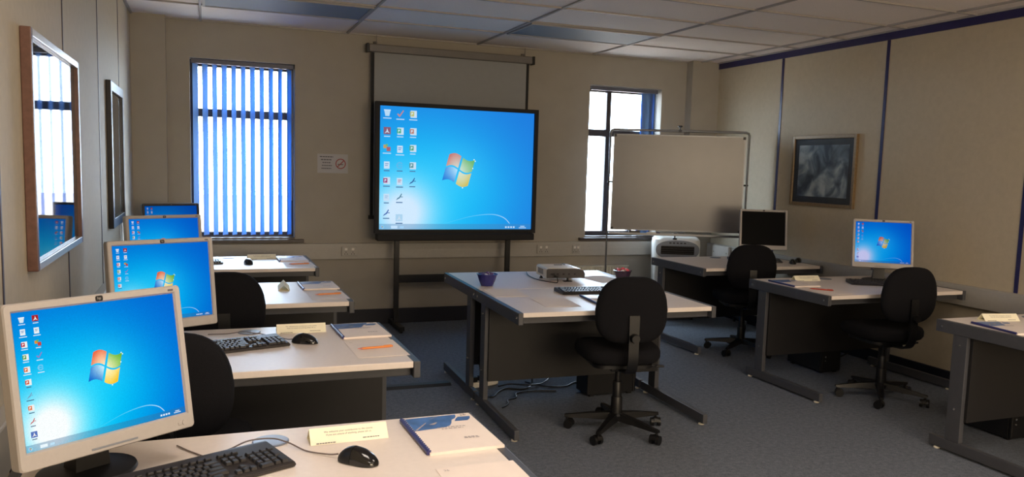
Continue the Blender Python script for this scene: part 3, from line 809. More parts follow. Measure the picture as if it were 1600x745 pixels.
obj('barrel', cyl(NB(), (-.06, 0, .008), (.03, 0, .008), .008, n=14), M_WHITEPL, t2); obj('cap', cyl(NB(), (.0305, 0, .008), (.068, 0, .008), .0085, .007, n=14), M_BLUE, t2)

# ------------------------------------------------------------------ portable air conditioner
t = thing('air_conditioner', 'white portable air conditioner with grey oval front panel', 'air conditioner', (4.475, 6.97, 0), math.radians(-25)); t.scale = (1, 1, .945)
bm = NB()
prev = None
def sect(z, w, d, r): return [bm.verts.new((u, v, z)) for u, v in rrect(w, d, r, 6)]
for z, w, d, r in ((.045, .40, .30, .05), (.06, .42, .32, .06), (.45, .45, .33, .07), (.80, .47, .33, .08), (.858, .46, .32, .08), (.882, .42, .28, .08), (.886, .35, .22, .08)):
    ring = sect(z, w, d, r)
    if prev:
        for q in range(len(ring)): bm.faces.new((prev[q], prev[(q+1) % len(ring)], ring[(q+1) % len(ring)], ring[q]))
    else: bm.faces.new(ring[::-1])
    prev = ring
bm.faces.new(prev); obj('body', bm, M_WHITEPL, t, 40)
bm = NB()
ov = [(.215*math.copysign(abs(math.cos(q))**.9, math.cos(q)), .757+(.100 if math.sin(q) > 0 else .110)*math.copysign(abs(math.sin(q))**.8, math.sin(q))) for q in [2*PI*k/40 for k in range(40)]]
prism(bm, ov, 'y', -.176, -.160); p = obj('front_panel', bm, M_GREYPL, t)
bm = NB(); prism(bm, rrect(.33, .088, .008, 3, 0, .752), 'y', -.178, -.1755); obj('outlet', bm, M_SCRBLK, p)
bm = NB()
for k in range(4): box(bm, -.16, .16, -.187, -.178, .717+.023*k, .722+.023*k)
obj('louvre', bm, M_BLKPL, p)
many('button', [box(NB(), -.085+.036*k, -.063+.036*k, -.1785, -.1755, .822, .834, .002) for k in range(5)], M_BLKPL, p)
many('caster', [cyl(NB(), (sx*.18-.012, sy*.11, .0225), (sx*.18+.012, sy*.11, .0225), .0222, n=16) for sx in (-1, 1) for sy in (-1, 1)], M_BLKPL, t)

# ------------------------------------------------------------------ radiator
t = thing('radiator', 'ribbed panel radiator under the whiteboard window sill', 'radiator', (3.70, YB-.07, 0))
bm = NB(); n = 24; x0, x1 = -.38, .38
pts = []
for k in range(n*4+1):
    x = x0+(x1-x0)*k/(n*4); ph = k % 4; pts.append((x, -.028 if ph in (0, 1) else -.018))
pts += [(x1, .0), (x0, .0)]
prism(bm, pts, 'z', .12, .50); obj('panel', bm, M_RAD, t)
bm = NB(); box(bm, x0-.004, x1+.004, -.030, .045, .5005, .515, .004); obj('top_grille', bm, M_RAD, t)
bm = NB(); cyl(bm, (x1+.03, .0, .0), (x1+.03, 0, .15), .009, n=10); cyl(bm, (x1, 0, .15), (x1+.035, 0, .15), .011, n=10); lathe(bm, [(.02, .16), (.022, .2), (.012, .215), (0, .216)], x1+.03, 0, 14); obj('valve', bm, M_WHITEPL, t)
many('bracket', [box(NB(), x-.02, x+.02, .001, .068, .2, .45) for x in (-.25, .25)], M_RAD, t)

# ------------------------------------------------------------------ sockets on the trunking and notice
def socket(label, x, y, z, w=.10, rz=0, h=.086):
    t = thing('wall_socket', label, 'socket', (x, y, z), rz, 'sockets on the trunking')
    bm = NB(); box(bm, -w/2, w/2, -.012, 0, -h/2, h/2, .004); obj('plate', bm, M_TRUNK, t)
    many('rocker_switch', [box(NB(), s*w*.22-.012, s*w*.22+.012, -.0155, -.0122, .008, .030, .002) for s in (-1, 1)], M_WHITEPL, t)
    bm = NB()
    for s in (-1, 1):
        for dx, dz in ((0, -.008), (-.011, -.025), (.011, -.025)): box(bm, s*w*.22+dx-.003, s*w*.22+dx+.003, -.0128, -.0121, dz-.004, dz+.004)
    obj('pin_slots', bm, M_SCRBLK, t)
ST = YB-.052
socket('double socket on the trunking below the small paper notice', 1.21, ST, .69, .14)
socket('double socket on the trunking beside the big board\'s pen tray', 3.13, ST, .69, .14)
socket('small socket on the trunking under the whiteboard window corner', 3.49, ST, .685, .085)
t = thing('junction_box', 'white box on the trunking of the panelled wall near the corner', 'box', (XR-.0505, 6.93, .672), 0)
obj('cover', box(NB(), -.03, 0, -.16, .12, -.068, .068, .006), M_WHITEPL, t)
many('screw', [cyl(NB(), (-.0295, y, 0), (-.032, y, 0), .005, n=10) for y in (-.13, .09)], M_BOLT, t)
t = thing('no_smoking_notice', 'small paper no smoking notice pinned between window and projection screen', 'notice', (1.065, YB-.0011, 1.478))
obj('sheet', box(NB(), -.135, .135, -.0012, .0012, -.085, .085), M_SIGN, t)
bm = NB()
for k, (c, w_) in enumerate(((-.055, .118), (-.057, .095), (-.055, .072), (-.052, .088), (-.056, .085))):
    z = .060-.026*k; x = c-w_/2
    while x < c+w_/2-.006:
        l = random.uniform(.010, .022); box(bm, x, min(x+l, c+w_/2), -.0018, -.0011, z-.0045, z+.0045); x += l+.004
obj('printed_lines', bm, M_INK, t)
bm = NB(); R_, r_ = .046, .038; n = 32; cx = .070
ring = [[], [], [], []]
for k in range(n):
    q = 2*PI*k/n; c, s = math.cos(q), math.sin(q)
    for i, (rr, yy) in enumerate(((r_, -.0011), (r_, -.002), (R_, -.002), (R_, -.0011))): ring[i].append(bm.verts.new((cx+rr*c, yy, rr*s)))
for i in range(3):
    for k in range(n): bm.faces.new((ring[i][k], ring[i][(k+1) % n], ring[i+1][(k+1) % n], ring[i+1][k]))
tb = NB(); box(tb, -.040, .040, -.0021, -.0011, -.004, .004); merge(bm, tb, Matrix.Translation((cx, 0, 0))@Matrix.Rotation(math.radians(-45), 4, 'Y'))
obj('prohibition_ring', bm, M_RED, t)
bm = NB(); box(bm, cx-.026, cx+.018, -.0017, -.0011, -.010, -.002); box(bm, cx+.019, cx+.024, -.0017, -.0011, -.010, -.002); tube(bm, [(cx+.022, -.0014, .002), (cx+.016, -.0014, .01), (cx+.022, -.0014, .02)], .0006, 5); obj('cigarette_symbol', bm, M_INK, t)

# ------------------------------------------------------------------ pictures
def picture(name, label, x, y0, y1, z0, z1, sgn, depth, fw, frame, edge, mount, art, mw=0):
    """hung on a side wall; sgn=+1 left wall (faces +x), -1 right wall"""
    yc, zc_ = (y0+y1)/2, (z0+z1)/2; hy, hz = (y1-y0)/2, (z1-z0)/2
    t = thing(name, label, 'picture', (x, yc, zc_))
    def X(a, b): return sorted((sgn*a, sgn*b))
    bm = NB(); a, b = X(.001, depth)
    bm.free()
    many('frame_side', [box(NB(), a, b, y, y+fw, -hz, hz, .003) for y in (-hy, hy-fw)], frame, t)
    many('frame_rail', [box(NB(), a, b, -hy+fw, hy-fw, z, z+fw, .003) for z in (hz-fw, -hz)], edge, t)
    a, b = X(.002, depth*.55)
    bm = NB(); box(bm, a, b, -hy+fw, hy-fw, -hz+fw, hz-fw); p = obj('mount' if mw else 'glazed_print', bm, mount if mw else art, t)
    if mw:
        a, b = X(depth*.55, depth*.55+.001)
        bm = NB(); box(bm, a, b, -hy+fw+mw, hy-fw-mw, -hz+fw+mw, hz-fw-mw); obj('print', bm, art, t)
        a, b = X(depth*.72, depth*.72+.002)
        obj('glazing', box(NB(), a, b, -hy+fw-.002, hy-fw+.002, -hz+fw-.002, hz-fw+.002), M_GLASS, t)
picture('framed_picture', 'wood framed glazed picture reflecting the bright window and monitors', XL, 3.03, 4.075, 1.095, 1.898, 1, .034, .028, M_WOODF, M_SILF, None, M_ART1)
picture('framed_picture', 'narrow looking dark framed picture beyond the reflecting one', XL, 5.42, 6.20, 1.045, 1.945, 1, .03, .06, M_BLKF, M_BLKF, None, M_ART2)
picture('framed_picture', 'square picture with dark mount and gilt frame on the panelled wall', XR, 5.195, 5.97, 1.222, 1.845, -1, .03, .03, M_GOLD, M_GOLD, M_MAT, M_ART3, .055)

# ------------------------------------------------------------------ keyboards, mice, papers, cards, booklets, pens
def make_keyboard(label):
    t = thing('keyboard', label, 'keyboard', (0, 0, 0), 0, 'black keyboards')
    W, D = .455, .165
    bm = NB(); 
    prof = [(-D/2, .001), (D/2, .001), (D/2, .024), (D/2-.012, .026), (-D/2+.008, .013), (-D/2, .009)]
    prism(bm, prof, 'x', -W/2, W/2); bmesh.ops.bevel(bm, geom=list(bm.edges), offset=.0025, segments=2, affect='EDGES'); obj('case', bm, M_KCASE, t)
    bm = NB()
    def top(y): return .013+(y+D/2-.008)/(D-.02)*.013
    p = .0188
    def key(x, y, w=1., h=1.):
        z = top(y); a = NB(); s = .0019
        box(a, -p*w/2+s/2, p*w/2-s/2, -p*h/2+s/2, p*h/2-s/2, -.001, .0075, .0018, 1)
        for v in a.verts:
            if v.co.z > .003: v.co.x *= 1-.16/max(w, 1); v.co.y *= .84
        merge(bm, a, Matrix.Translation((x, y, z))@Matrix.Rotation(.085, 4, 'X'))
    X0 = -W/2+.012+p/2
    ys = [-D/2+.020+p*k for k in range(5)]
    def row(y, ws, x=X0):
        x -= p/2
        for w in ws: key(x+p*w/2, y, w); x += p*w
    row(ys[4], [1]*13+[2]); row(ys[3], [1.5]+[1]*12+[1.5]); row(ys[2], [1.75]+[1]*11+[2.25]); row(ys[1], [1.25]+[1]*11+[2.75]); row(ys[0], [1.5, 1, 1.25, 5.5, 1.25, 1, 1, 1.5])
    yf = ys[4]+p*1.35
    key(X0, yf, 1, .8)
    for g in range(3):
        for k in range(4): key(X0+p*(2+g*4.35+k), yf, 1, .8)
    xn = X0+p*15.4
    for k in range(3): key(xn+p*k, yf, 1, .8); key(xn+p*k, ys[4]); key(xn+p*k, ys[3]); key(xn+p*k, ys[0])
    key(xn+p, ys[1])
    xk = X0+p*18.8
    for r in range(5):
        for k in range(3):
            if r == 0 and k == 1: continue
            key(xk+p*(k if not (r == 0 and k == 0) else .5), ys[r], 2 if (r == 0 and k == 0) else 1)
    key(xk+p*3, ys[4]); key(xk+p*3, ys[2]+p*.5, 1, 2); key(xk+p*3, ys[0]+p*.5, 1, 2)
    obj('keys', bm, M_KEYS, t)
    return t
Z = DH+.0006
K0 = make_keyboard('black keyboard in front of the biggest monitor, grey mouse cable beyond')
K0.location = (-.036, 1.985, Z); K0.rotation_euler = (0, 0, rot(24))
dup(K0, (.080, 3.382, Z), rot(17), 'black keyboard on the second desk, half hidden by a chair back')
dup(K0, (-.12, 6.26, Z), rot(4), 'black keyboard in window glare on the desk below the blind')
dup(K0, (2.262, 4.445, Z), rot(-4), 'keyboard on the central desk, keys shining from window light')
dup(K0, (4.55, 4.364, Z), rot(-29), 'black keyboard under the lit monitor beside the panelled wall')
dup(K0, (4.55, 5.80, Z), rot(-28), 'black keyboard under the switched off monitor')

def make_mouse(label):
    t = thing('computer_mouse', label, 'mouse', (0, 0, 0), 0, 'black computer mice')
    def shell(u0, u1, zs, grow=0.):
        bm = NB(); n = 18; m = 20; rings = []
        for i in range(m+1):
            f = u0+(u1-u0)*i/m; y = (f-.5)*.118
            e = max(0, 1-abs(2*f-1)**2.6)**.5
            w = .031*e*(1-.10*math.sin(PI*f))+grow*e; h = .037*e*(.55+.55*math.sin(PI*min(1, (1-f)*.75+.18)))*zs
            ring = []
            for k in range(n):
                a = PI*k/(n-1); ring.append(bm.verts.new((w*math.cos(a), y, .0012+h*math.sin(a)**.8+grow)))
            rings.append(ring)
        for a, b in zip(rings, rings[1:]):
            for k in range(n-1): bm.faces.new((a[k], a[k+1], b[k+1], b[k]))
            bm.faces.new((a[n-1], a[0], b[0], b[n-1]))
        bmesh.ops.remove_doubles(bm, verts=bm.verts, dist=1e-6)
        return bm
    obj('body', shell(0, 1, 1), M_GLOSSBLK, t, 60)
    obj('buttons', shell(.58, .97, 1, .0007), M_BLKPL, t, 60)
    bm = NB(); cyl(bm, (-.004, .036, .0225), (.004, .036, .0225), .0085, n=18); obj('scroll_wheel', bm, M_GREYPL, t)
    return t
m0 = make_mouse('black mouse between the readable tent card and the paper sheet, grey cable attached')
m0.location = (.358, 1.985, Z); m0.rotation_euler = (0, 0, rot(46))
dup(m0, (.385, 3.415, Z), rot(58), 'black mouse beside the keyboard on the second desk')
dup(m0, (.287, 6.18, Z), rot(10), 'black mouse in window glare on the desk below the blind')
dup(m0, (4.78, 5.575, Z), rot(-32), 'mouse nearer the switched off monitor, of two side by side')
dup(m0, (4.915, 5.665, Z), rot(-50), 'mouse nearer the panelled wall, of two side by side')
o = obj('mouse_cable', tube(NB(), [(.313, 2.028, Z+.012), (.29, 2.05, Z+.006), (.24, 2.10, Z+.003), (.20, 2.160, Z+.009), (.16, 2.20, Z+.011), (.10, 2.195, Z+.012), (.05, 2.16, Z+.006), (.0, 2.125, Z+.004), (-.04, 2.17, Z+.003), (-.08, 2.235, Z+.003)], .0021, 8), M_CABLEG)
tag(o, 'thin grey mouse cable looping past a grey grommet under the biggest monitor', 'cable')
o = obj('mouse_cable', tube(NB(), [(.335, 3.449, Z+.012), (.318, 3.49, Z+.004), (.27, 3.57, Z+.003), (.19, 3.63, Z+.008), (.14, 3.655, Z+.010), (.08, 3.66, Z+.004), (.0, 3.67, Z+.003)], .0021, 8), M_CABLEG)
tag(o, 'thin grey mouse cable crossing the second desk behind its keyboard', 'cable')

def make_tent(label, text=True):
    t = thing('tent_card', label, 'tent card', (0, 0, 0), 0, 'cream tent cards')
    W = .215; d = .034; h = .037; th = .0012
    bm = NB()
    pts = [(-d, 0), (d, 0), (0, h), (.0006, h-.0022), (d-.006, .0012), (-d+.006, .0012), (-.0006, h-.0022), (0, h)][:3]
    inn = [(-d+.0045, .0012), (d-.0045, .0012), (0, h-.0022)]
    V = [[bm.verts.new((x, u, v)) for u, v in q] for q, x in ((pts, -W/2), (pts, W/2), (inn, W/2), (inn, -W/2))]
    for k in range(4):
        A, B = V[k], V[(k+1) % 4]
        for i in range(3): bm.faces.new((A[i], A[(i+1) % 3], B[(i+1) % 3], B[i]))
    obj('folded_card', bm, M_CARD, t)
    ang = math.atan2(h, d)
    M = Matrix.Translation((0, -d/2-.0008, h/2+.0004))@Matrix.Rotation(ang, 4, 'X')
    bm = NB()
    for s, y in (('We welcome your contribution to the course.', .011), ('If you are unsure of anything, please ask us.', .002)):
        merge(bm, text_bm(s, .0072, M@Matrix.Translation((0, y, 0))))
    for x0, x1, y in ((-.092, -.04, -.021), (.036, .082, -.016)):
        x = x0
        while x < x1:
            l = random.uniform(.004, .010); q = NB(); box(q, x, min(x1, x+l), y-.0012, y+.0012, -.0001, .0002); merge(bm, q, M); x += l+.0016
    obj('printed_text', bm, M_INK, t)
    return t
T0 = make_tent('cream tent card with two readable printed lines left of the booklet numbered 26')
T0.location = (.363, 2.178, Z); T0.rotation_euler = (0, 0, rot(2))
dup(T0, (.395, 3.655, Z), rot(-1), 'cream tent card standing on the second desk behind mouse')
dup(T0, (.432, 4.955, Z), rot(86), 'tent card seen end on as a small dark triangle, third desk')
dup(T0, (.40, 6.49, Z), rot(5), 'tent card washed out by glare on the desk below the blind')
dup(T0, (4.12, 4.655, Z), rot(-3), 'cream tent card on the desk with lit monitor by panelled wall')
dup(T0, (4.10, 3.10, Z), rot(-12), 'cream tent card on the partly shown desk by the panelled wall')

def make_booklet(label):
    t = thing('booklet', label, 'booklet', (0, 0, 0), 0, 'comb bound course booklets')
    W, D, H = .212, .30, .008
    bm = NB(); n = 12
    pr = []
    for k in range(n+1):
        x = -W/2+W*k/n; pr.append((x, H+.0012*math.sin(PI*k/n)**2))
    prism(bm, [(-W/2, 0), (W/2, 0)]+pr[::-1], 'y', -D/2, D/2); obj('pages', bm, M_PAPER, t)
    def zt(x): return H+.0012*math.sin(PI*(x+W/2)/W)**2+.0004
    def flat(bm, pts):
        bm.faces.new([bm.verts.new((x, y, zt(x)+.0003)) for x, y in pts])
    bm = NB(); flat(bm, [(-.098, .030), (-.02, .034), (-.006, .036), (.012, .046), (.024, .068), (.029, .084), (.004, .084), (.0, .091), (.006, .096), (.034, .097), (.047, .108), (.055, .124), (.059, .142), (-.05, .142), (-.098, .142)])
    flat(bm, [(.038, .082), (.078, .082), (.088, .092), (.095, .106), (.098, .119), (.060, .119), (.050, .106)])
    bmesh.ops.triangulate(bm, faces=bm.faces); obj('cover_art', bm, M_PRINTBL, t)
    bm = NB()
    for pts in ([(-.096, .034), (-.05, .09), (-.046, .09), (-.090, .032)], [(-.03, .118), (.0, .138), (.004, .138), (-.026, .118)], [(-.045, .07), (-.02, .085), (-.015, .082), (-.03, .065)]):
        bm.faces.new([bm.verts.new((x, y, zt(x)+.0008)) for x, y in pts])
    obj('cover_highlight', bm, M_INKLT, t)
    bm = text_bm('26', .021, Matrix.Translation((.080, .134, zt(.07)+.0006))); obj('cover_number', bm, M_INK, t)
    bm = NB()
    for (xa, xb, y) in ((-.03, .055, .035), (-.02, .045, .022), (.02, .06, -.06), (.018, .062, -.068)):
        x = xa
        while x < xb:
            l = random.uniform(.005, .012); bm.faces.new([bm.verts.new((p_, q_, zt(p_)+.0004)) for p_, q_ in ((x, y-.003), (min(xb, x+l), y-.003), (min(xb, x+l), y+.003), (x, y+.003))]); x += l+.003
    obj('cover_text', bm, M_INKLT, t)
    bm = NB(); cyl(bm, (-W/2-.002, -D/2+.006, .0068), (-W/2-.002, D/2-.006, .0068), .0062, n=12)
    for k in range(20):
        y = -D/2+.013+k*(D-.026)/19; box(bm, -W/2-.004, -W/2+.006, y-.003, y+.003, H+.001, H+.0034, .001)
    obj('comb_binding', bm, M_COMB, t)
    return t
B0 = make_booklet('comb bound booklet with large number 26 and blue cover art')
B0.location = (.648, 2.128, Z); B0.rotation_euler = (0, 0, rot(1.5))
dup(B0, (.655, 3.60, Z), rot(2), 'blue covered booklet at the far corner of the second desk')
dup(B0, (.645, 5.00, Z), rot(1), 'booklet with grey blue cover lying on the third desk')
dup(B0, (.625, 6.43, Z), rot(2), 'booklet mirroring the window on the desk below the blind')
dup(B0, (2.205, 4.155, Z), rot(-6), 'booklet lying between central keyboard and the central chair')
dup(B0, (3.90, 4.52, Z), rot(-3), 'booklet behind the red pen on the desk with lit monitor')
dup(B0, (3.93, 2.90, Z), rot(-8), 'booklet on the partly shown desk by the panelled wall')
def make_sheet(label, logo=True):
    t = thing('paper_sheet', label, 'paper', (0, 0, 0), 0, 'loose paper sheets')
    bm = NB(); n = 8
    top = [(-.105+.21*k/n, .0008+.0012*math.sin(PI*k/n)) for k in range(n+1)]
    bot = [(x, 0.0002) for x, z in top]
    prism(bm, bot+top[::-1], 'y', -.1485, .1485); obj('sheet', bm, M_PAPER, t)
    bm = text_bm('26', .015, Matrix.Translation((-.082, .128, .0021))); obj('printed_mark', bm, M_INKLT, t)
    return t
S0 = make_sheet('nearly blank paper sheet in front of the booklet numbered 26')
S0.location = (.640, 1.735, Z); S0.rotation_euler = (0, 0, rot(0))
def sheet(x, y, a, label): return dup(S0, (x, y, Z), rot(a), label)
sheet(.655, 3.24, 1.5, 'paper sheet under an orange pen on the second desk')
sheet(.65, 4.645, 1, 'paper sheet under an orange pen on the third desk')
sheet(.645, 6.10, 1, 'paper sheet under a pen on the desk below the blind')
sheet(1.71, 4.53, -4, 'paper sheet near the blue bowl on the central desk')
sheet(1.875, 4.15, -5, 'paper sheet at the front of the central desk before the keyboard')
sheet(3.895, 4.19, -3, 'paper sheet under a red pen by the panelled wall')
sheet(2.61, 4.98, 8, 'paper sheet in white window glare beside the projector')
def make_pen(label):
    t = thing('pen', label, 'pen', (0, 0, 0), 0, 'ballpoint pens')
    obj('barrel', cyl(NB(), (-.062, 0, .0055), (.035, 0, .0055), .0045, n=10), M_PEN, t)
    bm = NB(); cyl(bm, (.0352, 0, .0055), (.062, 0, .0055), .0048, .0045, n=10); cyl(bm, (.062, 0, .0055), (.070, 0, .0055), .0035, n=8); box(bm, .03, .066, -.001, .001, .010, .0118, .0004); obj('cap', bm, M_PEN, t)
    bm = NB(); cyl(bm, (-.0622, 0, .0055), (-.082, 0, .0055), .0045, .0012, n=10); obj('tip', bm, M_PENTIP, t)
    return t
P0 = make_pen('orange pen lying on a sheet on the second desk')
P0.location = (.655, 3.232, Z+.0022); P0.rotation_euler = (0, 0, rot(7))
dup(P0, (.66, 4.648, Z+.0022), rot(6), 'orange pen lying on a sheet on the third desk')
dup(P0, (.648, 6.087, Z+.0022), rot(6), 'pen lying on a sheet on the desk below the blind')
pr_ = dup(P0, (3.877, 4.214, Z+.0022), rot(-48), 'red pen on the sheet at the desk by the panelled wall')
M_PENR = mat('pen_red', (170, 60, 36), .3)
for ch in pr_.children:
    ch.data = ch.data.copy(); ch.data.materials[0] = M_PENR

# ------------------------------------------------------------------ projector, bowls, sweets
t = thing('projector', 'white topped data projector with dark back panel on central desk', 'projector', (2.30, 5.02, DH), rot(-6))
hw, hd = .138, .125; zb_, zt_ = .026, .094
bm = NB(); pr = [(-hw, zb_), (hw, zb_), (hw, zt_-.035), (hw-.012, zt_-.012), (hw-.045, zt_-.001), (hw-.07, zt_), (-hw+.01, zt_), (-hw, zt_-.008)]
prism(bm, pr, 'y', -hd+.012, hd); bmesh.ops.bevel(bm, geom=[e for e in bm.edges], offset=.004, segments=2, affect='EDGES'); obj('shell', bm, M_PROJTOP, t, 30)
bm = NB(); pr2 = [(u*.985, zb_+.002+(v-zb_)*.93) for u, v in pr]; prism(bm, pr2, 'y', -hd, -hd+.0118); bp_ = obj('back_panel', bm, M_PROJD, t)
bm = NB()
for k, (w_, h_) in enumerate(((.03, .010), (.016, .010), (.016, .010), (.010, .010), (.010, .010))): box(bm, -.11+.042*k, -.11+.042*k+w_, -hd-.002, -hd-.0001, .05, .05+h_, .001)
obj('port', bm, M_SCRBLK, bp_)
bm = NB()
for k in range(9): box(bm, -hw-.0012, -hw+.001, -.04+.014*k, -.032+.014*k, .042, .080)
obj('vent', bm, M_GREYPL, t)
many('foot', [lathe(NB(), [(.012, .0006), (.013, .006), (.007, .010), (.007, .0262)], x, y, 14) for x, y in ((-.11, .09), (.11, .09))]+[box(lathe(NB(), [(.012, .0006), (.013, .006), (.007, .010), (.007, .0262)], .02, -.10, 14), -.01, .05, -.118, -.085, .0006, .006, .002)], M_BLKPL, t)
bm = NB(); lathe(bm, [(.0, 0), (.035, 0), (.038, .02), (.03, .022), (.028, .01), (0, .008)], 0, 0, 24); bm.transform(Matrix.Translation((.07, hd, .058))@Matrix.Rotation(-PI/2, 4, 'X')); obj('lens', bm, M_SCRBLK, t, 40)
many('button', [box(NB(), -.03, .03, .05, .062, zt_+.0003, zt_+.004, .001), box(NB(), .045, .06, .07, .085, zt_+.0003, zt_+.004, .001)], M_PROJD, t)
t = thing('projector_cable', 'black cable lying by the projector on the central desk', 'cable', (0, 0, 0))
obj('lead', tube(NB(), [(2.21, 4.875, Z+.045), (2.20, 4.84, Z+.012), (2.19, 4.86, Z+.004), (2.13, 5.0, Z+.004), (2.14, 5.2, Z+.004), (2.2, 5.40, Z+.004)], .003, 8), M_CABLE, t); obj('plug', box(NB(), 2.195, 2.225, 4.873, 4.890, Z+.038, Z+.05, .003), M_CABLE, t)

def bowl(label, x, y, m, R=.066, H=.076):
    t = thing('bowl', label, 'bowl', (x, y, Z), 0, 'sweet bowls')
    bm = NB()
    wob = lambda a, k: .022*math.cos(12*a) if 1 < k < 6 else 0
    lathe(bm, [(.0, .001), (R*.58, .001), (R*.62, .006), (R*.80, H*.45), (R*.94, H*.85), (R, H), (R*.94, H-.001), (R*.86, H*.8), (R*.72, H*.42), (R*.5, .010), (0, .009)], 0, 0, 48, wob=wob); obj('body', bm, m, t, 50)
    bm = NB(); lathe(bm, [(R*1.0, H-.004), (R*1.05, H-.002), (R*1.05, H+.002), (R*.97, H+.003), (R*.95, H-.002)], 0, 0, 40); obj('rim', bm, m, t, 50)
bx = ((1.695, 4.835, M_BOWL), (2.865, 5.03, M_BOWLD))
bowl('dark blue fluted bowl of sweets beside the projector', 1.695, 4.835, M_BOWL)
bowl('purple bowl of pink sweets behind the central chair', 2.725, 4.90, M_BOWLD, .062, .07)
def sweet(m, x, y, z, label, group):
    bm = NB(); lathe(bm, [(.0, -.009), (.008, -.008), (.0125, -.003), (.0125, .003), (.008, .008), (0, .009)], 0, 0, 12, 1.25, 1)
    for s in (-1, 1):
        q = [(s*.014, -.003), (s*.026, -.010), (s*.026, .010), (s*.014, .003)]; prism(bm, q if s > 0 else q[::-1], 'z', -.001, .001)
    o = obj('wrapped_sweet', bm, m, None, 50); o.location = (x, y, z); o.rotation_euler = (random.uniform(-.5, .5), random.uniform(-.5, .5), random.uniform(0, 6))
    tag(o, label, 'sweet', group)
for cx_, cy_, ms, lb, gp, top_ in ((1.695, 4.835, (M_SW1, M_SW2, M_SW1), 'wrapped sweet among others in the dark blue fluted bowl', 'sweets in the blue bowl', .066), (2.725, 4.90, (M_SW3, M_SW4, M_SW3), 'pink wrapped sweet among others heaped in the purple bowl', 'sweets in the purple bowl', .068)):
    for k in range(7):
        a_ = 2*PI*k/6; r_ = .033 if k < 6 else 0
        sweet(ms[k % 3], cx_+r_*math.cos(a_), cy_+r_*math.sin(a_), Z+top_+(.004 if k < 6 else .014)+random.uniform(-.003, .004), lb, gp)

# ------------------------------------------------------------------ computers and cables on the floor
def tower(label, x, y, w, d, rz=0, h=.36):
    t = thing('computer_tower', label, 'computer', (x, y, 0), rz, 'black computer towers')
    obj('case', box(NB(), -w/2, w/2, -d/2+.02, d/2, .014, h, .004), M_PC, t)
    f = obj('front_bezel', box(NB(), -w/2, w/2, -d/2, -d/2+.0198, .014, h, .008), M_BLKPL, t)
    bm = NB(); box(bm, -w/2+.02, w/2-.02, -d/2-.003, -d/2-.0003, h-.07, h-.03, .002); obj('disc_drive', bm, M_PC, f)
    bm = NB(); bm.free()
    many('power_button', [cyl(NB(), (-w/2+.03, -d/2-.0005, z), (-w/2+.03, -d/2-.004, z), r, n=14) for z, r in ((.13, .007), (.10, .005))], M_BOLT, f)
    many('foot', [box(NB(), sx*(w/2-.025)-.015, sx*(w/2-.025)+.015, sy*(d/2-.04)-.015, sy*(d/2-.04)+.015, .0005, .0138, .003) for sx in (-1, 1) for sy in (-1, 1)], M_BLKPL, t)
tower('black computer tower standing under the central desk pair', 2.50, 4.66, .17, .36, PI/2)
tower('black computer tower under the desk with lit monitor', 4.42, 4.85, .18, .38)
tower('black computer tower under the partly shown desk, two silver buttons', 4.39, 3.30, .18, .38)
def cable(pts, r, label, m=M_CABLE):
    o = obj('floor_cable', tube(NB(), pts, r, 7), m); tag(o, label, 'cable', 'cables under the central desk'); return o
cable([(1.66, 4.86, .25), (1.68, 4.80, .02), (1.72, 4.74, .006), (1.80, 4.84, .006), (1.88, 4.90, .006), (1.98, 4.86, .006), (2.08, 4.95, .006), (2.12, 5.06, .10), (2.12, 5.02, .30)], .006, 'black cable curving up behind the central desk panel')
cable([(1.70, 4.50, .006), (1.76, 4.56, .006), (1.79, 4.64, .006), (1.86, 4.68, .006), (1.90, 4.77, .006), (2.02, 4.80, .006), (2.18, 4.76, .006)], .005, 'wavy black cable lying closest to the central chair under the desk')
cable([(1.83, 4.93, .016), (1.92, 4.95, .020), (2.05, 4.90, .018), (2.18, 4.96, .012), (2.30, 5.08, .06), (2.34, 5.0, .32)], .006, 'black cable rising toward the central desk computer')
cable([(2.06, 5.02, .006), (2.16, 4.88, .006), (2.28, 4.84, .007), (2.40, 4.92, .006), (2.55, 4.90, .006)], .005, 'black cable lying flat before the central desk computer')
t = thing('power_strip', 'white and black power strip on floor by central desk leg', 'power strip', (1.74, 5.02, .0), rot(15))
obj('strip_body', box(NB(), -.12, .12, -.028, .028, .001, .038, .005), M_WHITEPL, t)
many('plug', [box(NB(), -.09+.065*k, -.045+.065*k, -.022, .022, .0385, .075, .006) for k in range(3)], M_CABLE, t)
o = obj('cable_cover', prism(NB(), [(-.05, 0.0005), (.05, .0005), (.026, .016), (-.026, .016)], 'x', .78, 1.545), M_STRIP); o.location = (0, 5.13, 0); tag(o, 'dark floor cable cover running between third desk and central desk', 'cable cover')
o = obj('monitor_cable', tube(NB(), [(4.93, 4.84, .69), (4.95, 4.86, .55), (4.94, 4.85, .35), (4.90, 4.86, .2), (4.82, 4.88, .10), (4.72, 4.9, .05)], .005, 8), M_CABLE); tag(o, 'black cable hanging down behind the desk with lit monitor', 'cable')

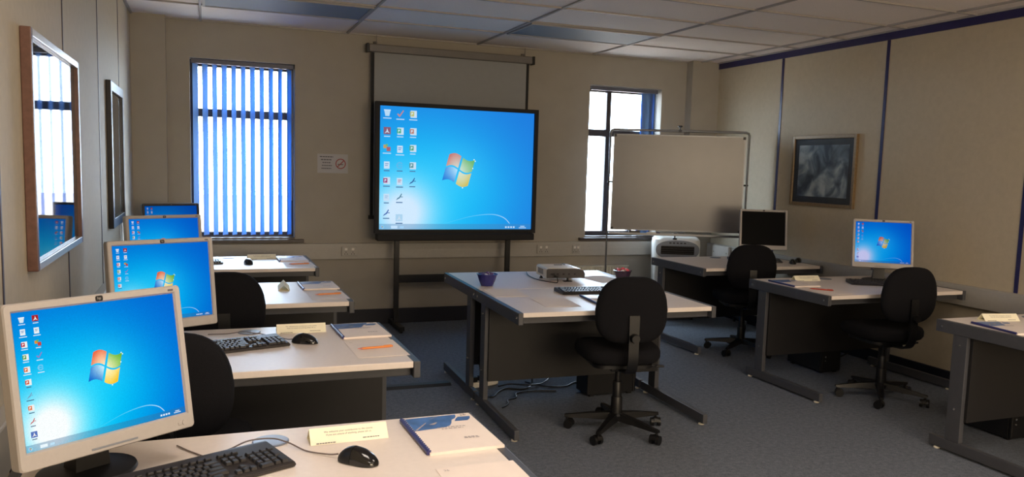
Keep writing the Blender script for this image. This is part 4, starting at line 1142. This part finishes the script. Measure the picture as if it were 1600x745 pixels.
# ------------------------------------------------------------------ light
w = bpy.data.worlds.new('sky'); scene.world = w; w.use_nodes = True
nt = w.node_tree; bg = nt.nodes['Background']
tc = nt.nodes.new('ShaderNodeTexCoord'); sp_ = nt.nodes.new('ShaderNodeSeparateXYZ'); mr = nt.nodes.new('ShaderNodeMapRange'); mx = nt.nodes.new('ShaderNodeMix'); mx.data_type = 'RGBA'
mr.inputs[1].default_value = -.35; mr.inputs[2].default_value = .35
nt.links.new(tc.outputs['Generated'], sp_.inputs[0]); nt.links.new(sp_.outputs['Y'], mr.inputs[0]); nt.links.new(mr.outputs[0], mx.inputs[0])
FRONT = (17., 20.5, 25.); REAR = (16.5, 12.4, 8.4)
mx.inputs[6].default_value = (*REAR, 1); mx.inputs[7].default_value = (*FRONT, 1)
nt.links.new(mx.outputs[2], bg.inputs[0]); bg.inputs[1].default_value = 1.0
def portal(W, y, rx):
    l = bpy.data.lights.new('window_portal', 'AREA'); l.shape = 'RECTANGLE'; l.size = W[1]-W[0]; l.size_y = W[3]-W[2]; l.cycles.is_portal = True
    o = bpy.data.objects.new('window_portal', l); COL.objects.link(o); o.location = ((W[0]+W[1])/2, y, (W[2]+W[3])/2); o.rotation_euler = (rx, 0, 0)
portal(W1, YB+.25, -PI/2); portal(W2, YB+.25, -PI/2); portal(WR, YF-.22, PI/2)

# ------------------------------------------------------------------ camera
YAW, PITCH, ROLL = .367815350, .102790043, -.0282409834
fwd = Vector((math.sin(YAW)*math.cos(PITCH), math.cos(YAW)*math.cos(PITCH), -math.sin(PITCH)))
r0 = Vector((math.cos(YAW), -math.sin(YAW), 0)); d0 = fwd.cross(r0)
c_, s_ = math.cos(ROLL), math.sin(ROLL)
rgt = c_*r0+s_*d0; dwn = -s_*r0+c_*d0
cam = bpy.data.cameras.new('camera'); co = bpy.data.objects.new('camera', cam); COL.objects.link(co)
Mx = Matrix((( rgt.x, -dwn.x, -fwd.x, 0), (rgt.y, -dwn.y, -fwd.y, 0), (rgt.z, -dwn.z, -fwd.z, 1.485), (0, 0, 0, 1)))
co.matrix_world = Mx
cam.sensor_fit = 'HORIZONTAL'; cam.sensor_width = 36; cam.lens = 36*1244.3/1600; cam.shift_y = (390.64-372.5)/1600; cam.clip_start = .02; cam.clip_end = 200
scene.camera = co
vs = scene.view_settings
scene.display_settings.display_device = 'sRGB'; vs.view_transform = 'Standard'; vs.look = 'None'; vs.exposure = 0; vs.gamma = 1; vs.use_curve_mapping = False
try:
    scene.cycles.use_denoising = True; scene.cycles.max_bounces = 10; scene.cycles.diffuse_bounces = 6; scene.cycles.sample_clamp_indirect = 6
except Exception: pass
